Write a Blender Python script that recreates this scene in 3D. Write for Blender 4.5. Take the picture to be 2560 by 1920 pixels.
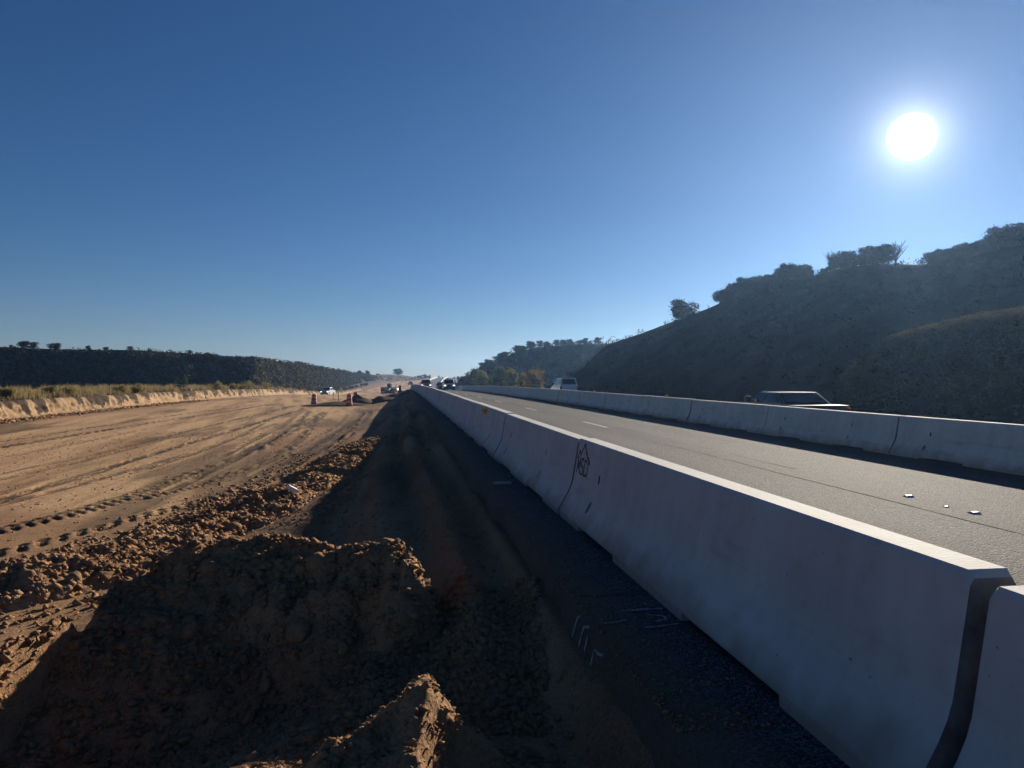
import bpy, bmesh, math, random
import numpy as np
from mathutils import Vector, Matrix

for o in list(bpy.data.objects):
    bpy.data.objects.remove(o, do_unlink=True)
sc = bpy.context.scene
COL = sc.collection

# ------------------------------------------------------------------ camera, sky, sun, exposure
FPX = 1923.0                       # focal length in pixels of the 2560 px wide photograph
CAM_Z = 1.46
YAW = math.radians(8.28)           # the road runs along +Y, the camera looks a little to its right
PITCH = math.radians(0.36)
cam_d = bpy.data.cameras.new('camera')
cam_d.sensor_width = 36.0
cam_d.lens = 36.0 * FPX / 2560.0
cam_d.clip_start = 0.05
cam_d.clip_end = 6000
cam = bpy.data.objects.new('camera', cam_d)
cam.location = (0, 0, CAM_Z)
cam.rotation_euler = (math.pi / 2 - PITCH, 0, -YAW)
COL.objects.link(cam)
sc.camera = cam

SUN_EL = math.radians(15.6)
SUN_AZ = math.radians(35.7)        # clockwise from +Y
SUN_DIR = Vector((math.sin(SUN_AZ) * math.cos(SUN_EL), math.cos(SUN_AZ) * math.cos(SUN_EL), math.sin(SUN_EL)))

world = bpy.data.worlds.new('World')
sc.world = world
world.use_nodes = True
wn = world.node_tree.nodes
wl = world.node_tree.links
wn.clear()
w_out = wn.new('ShaderNodeOutputWorld')
w_bg = wn.new('ShaderNodeBackground')
w_sky = wn.new('ShaderNodeTexSky')
w_sky.sky_type = 'NISHITA'
w_sky.sun_disc = False
w_sky.sun_elevation = SUN_EL
w_sky.sun_rotation = SUN_AZ
w_sky.altitude = 1800
w_sky.air_density = 1.0
w_sky.dust_density = 0.15
w_sky.ozone_density = 3.2
w_bg.inputs['Strength'].default_value = 0.05
# the sun itself: a small white disc with the soft aureole that thin dust gives it
w_tc = wn.new('ShaderNodeTexCoord')
w_dot = wn.new('ShaderNodeVectorMath'); w_dot.operation = 'DOT_PRODUCT'
w_dot.inputs[1].default_value = SUN_DIR
w_acos = wn.new('ShaderNodeMath'); w_acos.operation = 'ARCCOSINE'; w_acos.use_clamp = False
w_min = wn.new('ShaderNodeMath'); w_min.operation = 'MINIMUM'; w_min.inputs[1].default_value = 1.0
wl.new(w_tc.outputs['Generated'], w_dot.inputs[0])
wl.new(w_dot.outputs['Value'], w_min.inputs[0])
wl.new(w_min.outputs[0], w_acos.inputs[0])


def w_exp(scale_deg, gain):
    m = wn.new('ShaderNodeMath'); m.operation = 'MULTIPLY'; m.inputs[1].default_value = -1.0 / math.radians(scale_deg)
    e = wn.new('ShaderNodeMath'); e.operation = 'EXPONENT'
    g = wn.new('ShaderNodeMath'); g.operation = 'MULTIPLY'; g.inputs[1].default_value = gain
    wl.new(w_acos.outputs[0], m.inputs[0]); wl.new(m.outputs[0], e.inputs[0]); wl.new(e.outputs[0], g.inputs[0])
    return g.outputs[0]


w_disc = wn.new('ShaderNodeMapRange'); w_disc.interpolation_type = 'SMOOTHSTEP'
w_disc.inputs['From Min'].default_value = math.radians(1.5)
w_disc.inputs['From Max'].default_value = math.radians(1.15)
w_disc.inputs['To Min'].default_value = 0.0
w_disc.inputs['To Max'].default_value = 6.0
wl.new(w_acos.outputs[0], w_disc.inputs['Value'])
w_a1 = wn.new('ShaderNodeMath'); w_a1.operation = 'ADD'
w_a2 = wn.new('ShaderNodeMath'); w_a2.operation = 'ADD'
wl.new(w_exp(1.15, 1.2), w_a1.inputs[0]); wl.new(w_exp(11.0, 0.038), w_a1.inputs[1])
wl.new(w_a1.outputs[0], w_a2.inputs[0]); wl.new(w_disc.outputs[0], w_a2.inputs[1])
w_bg2 = wn.new('ShaderNodeBackground')
w_bg2.inputs['Color'].default_value = (0.96, 0.97, 1.0, 1)
wl.new(w_a2.outputs[0], w_bg2.inputs['Strength'])
w_hs = wn.new('ShaderNodeHueSaturation')
w_hs.inputs['Saturation'].default_value = 1.18
wl.new(w_sky.outputs[0], w_hs.inputs['Color'])
w_add = wn.new('ShaderNodeAddShader')
w_tint = wn.new('ShaderNodeMix'); w_tint.data_type = 'RGBA'; w_tint.blend_type = 'MULTIPLY'; w_tint.inputs[0].default_value = 1.0
w_tint.inputs[7].default_value = (0.68, 0.665, 0.75, 1)
wl.new(w_hs.outputs[0], w_tint.inputs[6])
wl.new(w_tint.outputs[2], w_bg.inputs['Color'])
wl.new(w_bg.outputs[0], w_add.inputs[0]); wl.new(w_bg2.outputs[0], w_add.inputs[1])
wl.new(w_add.outputs[0], w_out.inputs['Surface'])

sun_d = bpy.data.lights.new('sun', 'SUN')
sun_d.energy = 5.0
sun_d.angle = math.radians(0.53)
sun_d.color = (1.0, 0.88, 0.72)
sun = bpy.data.objects.new('sun', sun_d)
sun.rotation_euler = SUN_DIR.to_track_quat('Z', 'Y').to_euler()
sun.location = (60, 80, 60)
COL.objects.link(sun)

sc.view_settings.view_transform = 'Standard'
sc.view_settings.look = 'None'
sc.view_settings.gamma = 1.0
sc.view_settings.use_curve_mapping = False
sc.view_settings.exposure = 0.72
sc.render.engine = 'CYCLES'
sc.cycles.use_denoising = True
sc.cycles.max_bounces = 6
sc.cycles.diffuse_bounces = 3
sc.cycles.volume_bounces = 0

HAZE_DENSITY = 0.00026
HAZE_COLOR = (0.30, 0.55, 1.0)
HAZE_G = 0.72

# ------------------------------------------------------------------ helpers: numbers
rs = np.random.RandomState(7)
random.seed(7)
cY, sY = math.cos(YAW), math.sin(YAW)


def at(px, depth):
    """ground position (X, Y) of an image column at a depth along the optical axis"""
    xc = (px - 1280.0) / FPX * depth
    return xc * cY + depth * sY, -xc * sY + depth * cY


def zof(py, depth):
    return CAM_Z - (py - 948.0) / FPX * depth


def gpt(px, py, z):
    d = (CAM_Z - z) * FPX / (py - 948.0)
    return at(px, d)


def to_cam(X, Y):
    xc = X * cY - Y * sY
    d = X * sY + Y * cY
    return xc, d


def sstep(a, b, x):
    t = np.clip((x - a) / (b - a), 0, 1)
    return t * t * (3 - 2 * t)


def _hash(ix, iy, seed):
    h = (ix.astype(np.int64) * 374761393 + iy.astype(np.int64) * 668265263 + seed * 1442695041) & 0xFFFFFFFF
    h = ((h ^ (h >> 13)) * 1274126177) & 0xFFFFFFFF
    h = ((h ^ (h >> 16)) * 2246822519) & 0xFFFFFFFF
    return ((h ^ (h >> 15)) & 0xFFFFFF) / float(0xFFFFFF)


def vnoise(x, y, seed=0):
    x = np.asarray(x, float); y = np.asarray(y, float)
    ix = np.floor(x); iy = np.floor(y)
    fx = x - ix; fy = y - iy
    u = fx * fx * fx * (fx * (fx * 6 - 15) + 10); v = fy * fy * fy * (fy * (fy * 6 - 15) + 10)
    a = _hash(ix, iy, seed); b = _hash(ix + 1, iy, seed)
    c = _hash(ix, iy + 1, seed); d = _hash(ix + 1, iy + 1, seed)
    return (a * (1 - u) + b * u) * (1 - v) + (c * (1 - u) + d * u) * v


def fbm(x, y, octaves=4, seed=0):
    s = 0; amp = 0.5
    for i in range(octaves):
        s = s + amp * (vnoise(x, y, seed + i * 17) - 0.5) * 2
        ca, sa = math.cos(0.7 * (i + 1)), math.sin(0.7 * (i + 1))
        x, y = (x * ca - y * sa) * 2.03 + 5.1, (x * sa + y * ca) * 2.03 + 1.7
        amp *= 0.5
    return s


def lump(x, y, seed=0):
    """rounded clods with sharp creases between, 0..1"""
    x = np.asarray(x, float); y = np.asarray(y, float)
    ix = np.floor(x); iy = np.floor(y)
    best = np.full(np.broadcast(x, y).shape, 9.0)
    for dx in (-1, 0, 1):
        for dy in (-1, 0, 1):
            cx = ix + dx; cy = iy + dy
            px = cx + 0.15 + 0.7 * _hash(cx, cy, seed); py = cy + 0.15 + 0.7 * _hash(cx, cy, seed + 5)
            r = 0.45 + 0.75 * _hash(cx, cy, seed + 9)
            d = ((x - px) ** 2 + (y - py) ** 2) / (r * r)
            best = np.minimum(best, d)
    return np.sqrt(np.clip(1 - best, 0, 1))


# ------------------------------------------------------------------ helpers: materials
MATS = {}


def mat(name, base, rough=0.8, var=0.25, scale=4.0, bump=0.0, bump_scale=40.0, spec=0.3, metal=0.0, coat=0.0,
        emit=None, col2=None, detail=6.0, transl=0.0):
    if name in MATS:
        return MATS[name]
    m = bpy.data.materials.new(name)
    m.use_nodes = True
    nt = m.node_tree; n = nt.nodes; l = nt.links
    b = n['Principled BSDF']
    geo = n.new('ShaderNodeNewGeometry')
    nz = n.new('ShaderNodeTexNoise'); nz.inputs['Scale'].default_value = scale; nz.inputs['Detail'].default_value = detail
    nz.inputs['Roughness'].default_value = 0.65
    l.new(geo.outputs['Position'], nz.inputs['Vector'])
    r = n.new('ShaderNodeValToRGB')
    r.color_ramp.elements[0].position = 0.3; r.color_ramp.elements[1].position = 0.7
    if col2 is None:
        c1 = [c * (1 - var) for c in base]; c2 = [min(1, c * (1 + var)) for c in base]
    else:
        c1, c2 = base, col2
    r.color_ramp.elements[0].color = (*c1, 1); r.color_ramp.elements[1].color = (*c2, 1)
    l.new(nz.outputs['Fac'], r.inputs['Fac']); l.new(r.outputs['Color'], b.inputs['Base Color'])
    b.inputs['Roughness'].default_value = rough
    b.inputs['Specular IOR Level'].default_value = spec
    b.inputs['Metallic'].default_value = metal
    b.inputs['Coat Weight'].default_value = coat
    b.inputs['Coat Roughness'].default_value = 0.08
    if emit:
        b.inputs['Emission Color'].default_value = (*emit[0], 1); b.inputs['Emission Strength'].default_value = emit[1]
    if bump > 0:
        nb = n.new('ShaderNodeTexNoise'); nb.inputs['Scale'].default_value = bump_scale; nb.inputs['Detail'].default_value = 5
        l.new(geo.outputs['Position'], nb.inputs['Vector'])
        bp = n.new('ShaderNodeBump'); bp.inputs['Strength'].default_value = bump; bp.inputs['Distance'].default_value = 0.02
        l.new(nb.outputs['Fac'], bp.inputs['Height']); l.new(bp.outputs['Normal'], b.inputs['Normal'])
    if transl > 0:
        tr = n.new('ShaderNodeBsdfTranslucent'); mx = n.new('ShaderNodeMixShader'); mx.inputs[0].default_value = transl
        l.new(r.outputs['Color'], tr.inputs['Color'])
        l.new(b.outputs[0], mx.inputs[1]); l.new(tr.outputs[0], mx.inputs[2])
        l.new(mx.outputs[0], n['Material Output'].inputs['Surface'])
    MATS[name] = m
    return m


def dirt_mat(name, attr=True, a=(0.60, 0.385, 0.205), b=(0.26, 0.135, 0.071), dark=(0.055, 0.035, 0.023), soil=(0.085, 0.066, 0.045)):
    m = bpy.data.materials.new(name); m.use_nodes = True
    nt = m.node_tree; n = nt.nodes; l = nt.links
    p = n['Principled BSDF']; p.inputs['Roughness'].default_value = 0.95; p.inputs['Specular IOR Level'].default_value = 0.12
    geo = n.new('ShaderNodeNewGeometry')

    def noise(scale, detail=6, rough=0.65):
        z = n.new('ShaderNodeTexNoise'); z.inputs['Scale'].default_value = scale; z.inputs['Detail'].default_value = detail
        z.inputs['Roughness'].default_value = rough
        l.new(geo.outputs['Position'], z.inputs['Vector']); return z.outputs['Fac']

    def mixc(f, c1, c2):
        x = n.new('ShaderNodeMix'); x.data_type = 'RGBA'
        for s, v in ((x.inputs[0], f), (x.inputs[6], c1), (x.inputs[7], c2)):
            if isinstance(v, (int, float)): s.default_value = v
            elif isinstance(v, tuple): s.default_value = (*v, 1)
            else: l.new(v, s)
        return x.outputs[2]

    def rng(v, a0, a1):
        x = n.new('ShaderNodeMapRange'); x.inputs[1].default_value = a0; x.inputs[2].default_value = a1
        l.new(v, x.inputs[0]); return x.outputs[0]

    def mul(v, k):
        x = n.new('ShaderNodeMath'); x.operation = 'MULTIPLY'; l.new(v, x.inputs[0])
        if isinstance(k, float): x.inputs[1].default_value = k
        else: l.new(k, x.inputs[1])
        return x.outputs[0]
    n_big = noise(0.9); n_mid = noise(5.0, 10, 0.75); n_fine = noise(55.0, 4); n_peb = noise(22.0, 6, 0.8)
    if attr:
        at_ = n.new('ShaderNodeAttribute'); at_.attribute_name = 'dirt'
        sp = n.new('ShaderNodeSeparateColor'); l.new(at_.outputs['Color'], sp.inputs[0])
        base = mixc(sp.outputs[0], b, a)
    else:
        base = mixc(rng(n_big, 0.35, 0.65), b, tuple(0.6 * x + 0.4 * y for x, y in zip(b, a)))
    if attr and name == 'graded_dirt':
        mp = n.new('ShaderNodeMapping'); mp.inputs['Scale'].default_value = (5.0, 0.10, 1.0); mp.inputs['Rotation'].default_value = (0, 0, 0.05)
        l.new(geo.outputs['Position'], mp.inputs['Vector'])
        zs = n.new('ShaderNodeTexNoise'); zs.inputs['Scale'].default_value = 1.0; zs.inputs['Detail'].default_value = 8; zs.inputs['Roughness'].default_value = 0.7
        l.new(mp.outputs[0], zs.inputs['Vector'])
        base = mixc(mul(mul(rng(zs.outputs['Fac'], 0.50, 0.68), 0.75), sp.outputs[0]), base, b)
    base = mixc(mul(rng(n_mid, 0.50, 0.66), 0.5), base, dark)
    base = mixc(mul(rng(n_peb, 0.55, 0.66), 0.5), base, dark)
    base = mixc(mul(rng(n_fine, 0.45, 0.8), 0.4), base, tuple(min(1, x * 1.15) for x in a))
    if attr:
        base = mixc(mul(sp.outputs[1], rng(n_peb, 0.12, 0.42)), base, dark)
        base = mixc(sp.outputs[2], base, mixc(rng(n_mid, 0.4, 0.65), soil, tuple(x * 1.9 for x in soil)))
    l.new(base, p.inputs['Base Color'])
    bp = n.new('ShaderNodeBump'); bp.inputs['Strength'].default_value = 0.7; bp.inputs['Distance'].default_value = 0.035
    ad = n.new('ShaderNodeMath'); ad.operation = 'ADD'
    l.new(n_fine, ad.inputs[0]); l.new(noise(18.0, 6, 0.7), ad.inputs[1])
    l.new(ad.outputs[0], bp.inputs['Height']); l.new(bp.outputs[0], p.inputs['Normal'])
    MATS[name] = m
    return m


def asphalt_mat():
    m = bpy.data.materials.new('asphalt'); m.use_nodes = True
    nt = m.node_tree; n = nt.nodes; l = nt.links
    p = n['Principled BSDF']
    geo = n.new('ShaderNodeNewGeometry')
    vor = n.new('ShaderNodeTexVoronoi'); vor.inputs['Scale'].default_value = 105.0
    l.new(geo.outputs['Position'], vor.inputs['Vector'])
    sep = n.new('ShaderNodeSeparateColor'); l.new(vor.outputs['Color'], sep.inputs[0])
    ramp = n.new('ShaderNodeValToRGB')
    ramp.color_ramp.elements[0].color = (0.020, 0.022, 0.026, 1)
    ramp.color_ramp.elements[1].color = (0.135, 0.143, 0.158, 1)
    ramp.color_ramp.elements[0].position = 0.35; ramp.color_ramp.elements[1].position = 1.0
    l.new(sep.outputs[0], ramp.inputs[0])
    nz = n.new('ShaderNodeTexNoise'); nz.inputs['Scale'].default_value = 0.8; nz.inputs['Detail'].default_value = 6
    mp = n.new('ShaderNodeMapping'); mp.inputs['Scale'].default_value = (1.0, 0.12, 1.0)
    l.new(geo.outputs['Position'], mp.inputs['Vector']); l.new(mp.outputs[0], nz.inputs['Vector'])
    mr = n.new('ShaderNodeMapRange'); mr.inputs[1].default_value = 0.3; mr.inputs[2].default_value = 0.7
    mr.inputs[3].default_value = 0.75; mr.inputs[4].default_value = 1.2
    l.new(nz.outputs['Fac'], mr.inputs[0])
    mx = n.new('ShaderNodeMix'); mx.data_type = 'RGBA'; mx.blend_type = 'MULTIPLY'; mx.inputs[0].default_value = 1.0
    l.new(ramp.outputs[0], mx.inputs[6]); l.new(mr.outputs[0], mx.inputs[7])
    # polished and oil darkened wheel paths
    sw = n.new('ShaderNodeSeparateXYZ'); l.new(geo.outputs['Position'], sw.inputs[0])
    k1 = n.new('ShaderNodeMath'); k1.operation = 'MULTIPLY_ADD'; k1.inputs[1].default_value = 2 * math.pi / 1.85; k1.inputs[2].default_value = -2.1; l.new(sw.outputs[0], k1.inputs[0])
    k2 = n.new('ShaderNodeMath'); k2.operation = 'COSINE'; l.new(k1.outputs[0], k2.inputs[0])
    k3 = n.new('ShaderNodeMapRange'); k3.inputs[1].default_value = -1.0; k3.inputs[3].default_value = 1.12; k3.inputs[4].default_value = 0.84; l.new(k2.outputs[0], k3.inputs[0])
    mw = n.new('ShaderNodeMix'); mw.data_type = 'RGBA'; mw.blend_type = 'MULTIPLY'; mw.inputs[0].default_value = 1.0
    l.new(mx.outputs[2], mw.inputs[6]); l.new(k3.outputs[0], mw.inputs[7]); mx = mw
    # soil trodden on to the outer strip of the shoulder
    sx = n.new('ShaderNodeSeparateXYZ'); l.new(geo.outputs['Position'], sx.inputs[0])
    nd = n.new('ShaderNodeTexNoise'); nd.inputs['Scale'].default_value = 2.6; nd.inputs['Detail'].default_value = 8; nd.inputs['Roughness'].default_value = 0.7
    l.new(geo.outputs['Position'], nd.inputs['Vector'])
    m1 = n.new('ShaderNodeMapRange'); m1.inputs[1].default_value = 1.75; m1.inputs[2].default_value = 1.0; l.new(sx.outputs[0], m1.inputs[0])
    m2 = n.new('ShaderNodeMath'); m2.operation = 'ADD'; l.new(m1.outputs[0], m2.inputs[0]); l.new(nd.outputs['Fac'], m2.inputs[1])
    m3 = n.new('ShaderNodeMapRange'); m3.inputs[1].default_value = 0.80; m3.inputs[2].default_value = 1.25; m3.inputs[4].default_value = 0.9; l.new(m2.outputs[0], m3.inputs[0])
    mz = n.new('ShaderNodeMix'); mz.data_type = 'RGBA'; mz.inputs[7].default_value = (0.12, 0.085, 0.06, 1)
    l.new(m3.outputs[0], mz.inputs[0]); l.new(mx.outputs[2], mz.inputs[6])
    l.new(mz.outputs[2], p.inputs['Base Color'])
    p.inputs['Roughness'].default_value = 0.88
    p.inputs['Specular IOR Level'].default_value = 0.14
    v2 = n.new('ShaderNodeTexVoronoi'); v2.inputs['Scale'].default_value = 48.0; v2.feature = 'SMOOTH_F1'
    l.new(geo.outputs['Position'], v2.inputs['Vector'])
    bp = n.new('ShaderNodeBump'); bp.inputs['Strength'].default_value = 1.0; bp.inputs['Distance'].default_value = 0.014
    bp.invert = True
    l.new(v2.outputs['Distance'], bp.inputs['Height']); l.new(bp.outputs[0], p.inputs['Normal'])
    MATS['asphalt'] = m
    return m


def concrete_mat():
    m = bpy.data.materials.new('concrete'); m.use_nodes = True
    nt = m.node_tree; n = nt.nodes; l = nt.links
    p = n['Principled BSDF']; p.inputs['Roughness'].default_value = 0.82; p.inputs['Specular IOR Level'].default_value = 0.25
    geo = n.new('ShaderNodeNewGeometry')

    def noise(scale, detail, sc3=(1, 1, 1)):
        mp = n.new('ShaderNodeMapping'); mp.inputs['Scale'].default_value = sc3
        l.new(geo.outputs['Position'], mp.inputs['Vector'])
        z = n.new('ShaderNodeTexNoise'); z.inputs['Scale'].default_value = scale; z.inputs['Detail'].default_value = detail
        l.new(mp.outputs[0], z.inputs['Vector']); return z.outputs['Fac']

    def ramp(v, p0, p1, c0, c1):
        r = n.new('ShaderNodeValToRGB'); r.color_ramp.elements[0].position = p0; r.color_ramp.elements[1].position = p1
        r.color_ramp.elements[0].color = (*c0, 1); r.color_ramp.elements[1].color = (*c1, 1)
        l.new(v, r.inputs[0]); return r.outputs[0]

    def mult(a, b):
        x = n.new('ShaderNodeMix'); x.data_type = 'RGBA'; x.blend_type = 'MULTIPLY'; x.inputs[0].default_value = 1
        l.new(a, x.inputs[6]); l.new(b, x.inputs[7]); return x.outputs[2]
    base = ramp(noise(1.3, 7), 0.3, 0.7, (0.46, 0.465, 0.465), (0.57, 0.575, 0.57))
    drip = ramp(noise(2.2, 5, (3.0, 3.0, 0.35)), 0.35, 0.62, (0.93, 0.925, 0.91), (1, 1, 1))
    spots = ramp(noise(26.0, 3), 0.235, 0.285, (0.35, 0.33, 0.30), (1, 1, 1))
    grime = ramp(noise(9.0, 8), 0.30, 0.50, (0.92, 0.91, 0.89), (1, 1, 1))
    tc = n.new('ShaderNodeTexCoord'); sx = n.new('ShaderNodeSeparateXYZ'); l.new(tc.outputs['Object'], sx.inputs[0])
    ad = n.new('ShaderNodeMath'); ad.operation = 'MULTIPLY_ADD'; ad.inputs[1].default_value = 0.35; ad.inputs[2].default_value = -0.12
    l.new(noise(3.0, 6), ad.inputs[0])
    sb = n.new('ShaderNodeMath'); sb.operation = 'SUBTRACT'; l.new(sx.outputs[2], sb.inputs[0]); l.new(ad.outputs[0], sb.inputs[1])
    splash = ramp(sb.outputs[0], 0.0, 0.16, (0.62, 0.55, 0.47), (1, 1, 1))
    scuff = ramp(noise(1.7, 8, (1.0, .5, 5.0)), 0.60, 0.72, (1, 1, 1), (0.80, 0.80, 0.79))
    l.new(mult(mult(mult(mult(mult(base, drip), spots), grime), splash), scuff), p.inputs['Base Color'])
    bp = n.new('ShaderNodeBump'); bp.inputs['Strength'].default_value = 0.25; bp.inputs['Distance'].default_value = 0.01
    l.new(noise(60.0, 4), bp.inputs['Height']); l.new(bp.outputs[0], p.inputs['Normal'])
    MATS['concrete'] = m
    return m


M_GROUND = dirt_mat('graded_dirt')
M_PILE = dirt_mat('loose_dirt', attr=False)
M_BANK = dirt_mat('cut_soil', attr=True, a=(0.47, 0.325, 0.19), b=(0.27, 0.172, 0.10), dark=(0.045, 0.031, 0.022), soil=(0.07, 0.055, 0.04))
M_ASPH = asphalt_mat()
M_CONC = concrete_mat()
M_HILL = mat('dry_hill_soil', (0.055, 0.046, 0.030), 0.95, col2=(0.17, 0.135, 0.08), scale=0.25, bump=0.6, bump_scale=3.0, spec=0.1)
M_HILLD = mat('shaded_hill_soil', (0.024, 0.025, 0.022), 0.95, col2=(0.058, 0.055, 0.042), scale=0.3, bump=0.6, bump_scale=3.0, spec=0.1)  # darker copy of the hill soil, the slope's shade put into its colour
M_SAGE = mat('sage_leaves', (0.035, 0.04, 0.028), 0.9, col2=(0.20, 0.185, 0.12), scale=0.8, spec=0.12, transl=0.08)  # pale second tone puts sunlit highlights of the brush into the leaf colour
M_SHADEBR = mat('shaded_brush_leaves', (.024, .027, .020), .95, col2=(.055, .055, .038), scale=.8, spec=.1)  # brush leaves darkened likewise, hillside shade put into the colour
M_JUN = mat('juniper_leaves', (0.022, 0.032, 0.016), 0.85, col2=(0.05, 0.06, 0.03), scale=1.2, spec=0.2)
M_COTT = mat('cottonwood_leaves', (0.10, 0.12, 0.03), 0.8, col2=(0.22, 0.19, 0.055), scale=0.5, spec=0.2, transl=0.45)
M_GRASS = mat('dry_grass_blades', (0.20, 0.155, 0.075), 0.85, col2=(0.34, 0.26, 0.13), scale=2.0, spec=0.15, transl=0.45)
M_BARK = mat('bark', (0.07, 0.05, 0.035), 0.95, scale=8)
M_DARKST = mat('dark_stain', (0.045, 0.043, 0.042), 0.95, scale=20)
M_STENCIL = mat('stencil_paint', (0.018, 0.02, 0.026), 0.85, scale=30, var=0.5)
M_FAINT = mat('faded_stencil_paint', (0.27, 0.265, 0.27), 0.9, scale=30)
M_WHITEP = mat('white_road_paint', (0.33, 0.33, 0.32), 0.7, scale=14, var=0.25)
M_CHALK = mat('marking_spray_paint', (0.30, 0.30, 0.30), 0.9, scale=35, var=0.6)
M_YELREF = mat('yellow_reflector', (0.75, 0.36, 0.03), 0.4, scale=5, var=0.1)
M_ORANGE = mat('orange_plastic', (0.62, 0.045, 0.012), 0.45, scale=6, var=0.15)
M_WHBAND = mat('white_band', (0.42, 0.42, 0.42), 0.45, scale=6, var=0.1)
M_RUBBER = mat('black_rubber', (0.02, 0.02, 0.02), 0.85, scale=10)
M_WOOD = mat('lath_wood', (0.45, 0.30, 0.17), 0.8, scale=12)
M_GLASS = mat('car_glass', (0.010, 0.013, 0.016), 0.08, scale=2, var=0.1, spec=0.35)
M_TYRE = mat('tyre_rubber', (0.018, 0.018, 0.018), 0.85, scale=10)
M_RIM = mat('wheel_alloy', (0.45, 0.45, 0.46), 0.3, metal=0.8, scale=5, var=0.1)
M_BLACKPL = mat('black_trim', (0.018, 0.018, 0.02), 0.55, scale=5)
M_LAMP = mat('lit_headlight', (0.8, 0.8, 0.8), 0.2, emit=((1.0, 0.98, 0.92), 1.8), scale=3, var=0.02)
M_TAIL = mat('red_tail_lamp', (0.35, 0.02, 0.015), 0.2, scale=3, var=0.1, spec=0.5)
M_CHROME = mat('chrome', (0.6, 0.6, 0.6), 0.15, metal=1.0, scale=3, var=0.05)
M_SIGN = mat('sign_panel_green', (0.012, 0.075, 0.05), 0.5, scale=4, var=0.1)
M_STEEL = mat('galvanised_steel', (0.4, 0.4, 0.4), 0.45, metal=0.7, scale=5)
M_PAPER = mat('white_paper', (0.75, 0.74, 0.72), 0.7, scale=10, var=0.08)
M_RIBBON = mat('pale_ribbon', (0.78, 0.74, 0.55), 0.6, scale=4, var=0.1)
M_YELLOWM = mat('machine_yellow', (0.34, 0.22, 0.05), 0.5, scale=3)
M_TWIG = mat('bare_twigs', (0.10, 0.08, 0.06), 0.95, scale=6)


def paint(name, c, metal=0.0, rough=0.3):
    return mat(name, c, rough, var=0.06, scale=2, spec=0.5, coat=0.6, metal=metal)


# ------------------------------------------------------------------ helpers: objects
def tag(o, label=None, cat=None, group=None, kind=None):
    if label: o['label'] = label
    if cat: o['category'] = cat
    if group: o['group'] = group
    if kind: o['kind'] = kind
    return o


def empty(name, loc=(0, 0, 0), rz=0.0):
    o = bpy.data.objects.new(name, None)
    o.location = loc; o.rotation_euler = (0, 0, rz)
    o.empty_display_size = 0.2
    COL.objects.link(o)
    return o


def link(name, me, material, parent=None, smooth=False):
    if material and not me.materials:
        me.materials.append(material)
    if smooth:
        me.polygons.foreach_set('use_smooth', [True] * len(me.polygons))
    o = bpy.data.objects.new(name, me)
    COL.objects.link(o)
    if parent: o.parent = parent
    return o


def mesh_np(name, verts, faces):
    """verts (N,3), faces (M,k) of equal size"""
    verts = np.asarray(verts, np.float32); faces = np.asarray(faces, np.int32)
    me = bpy.data.meshes.new(name)
    me.vertices.add(len(verts)); me.vertices.foreach_set('co', verts.ravel())
    k = faces.shape[1]
    me.loops.add(faces.size); me.loops.foreach_set('vertex_index', faces.ravel())
    me.polygons.add(len(faces)); me.polygons.foreach_set('loop_start', np.arange(0, faces.size, k, dtype=np.int32))
    me.update(calc_edges=True)
    me.validate()
    return me


def grid_faces(nr, nc, wrap=False):
    i = np.arange(nr - 1)[:, None]; j = np.arange(nc if wrap else nc - 1)[None, :]
    j2 = (j + 1) % nc
    a = i * nc + j; b = i * nc + j2; c = (i + 1) * nc + j2; d = (i + 1) * nc + j
    return np.stack([a, b, c, d], -1).reshape(-1, 4)


def copy_tree(o, parent=None):
    c = o.copy()
    COL.objects.link(c)
    if parent is not None:
        c.parent = parent
    for ch in list(o.children):
        copy_tree(ch, c)
    return c


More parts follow.
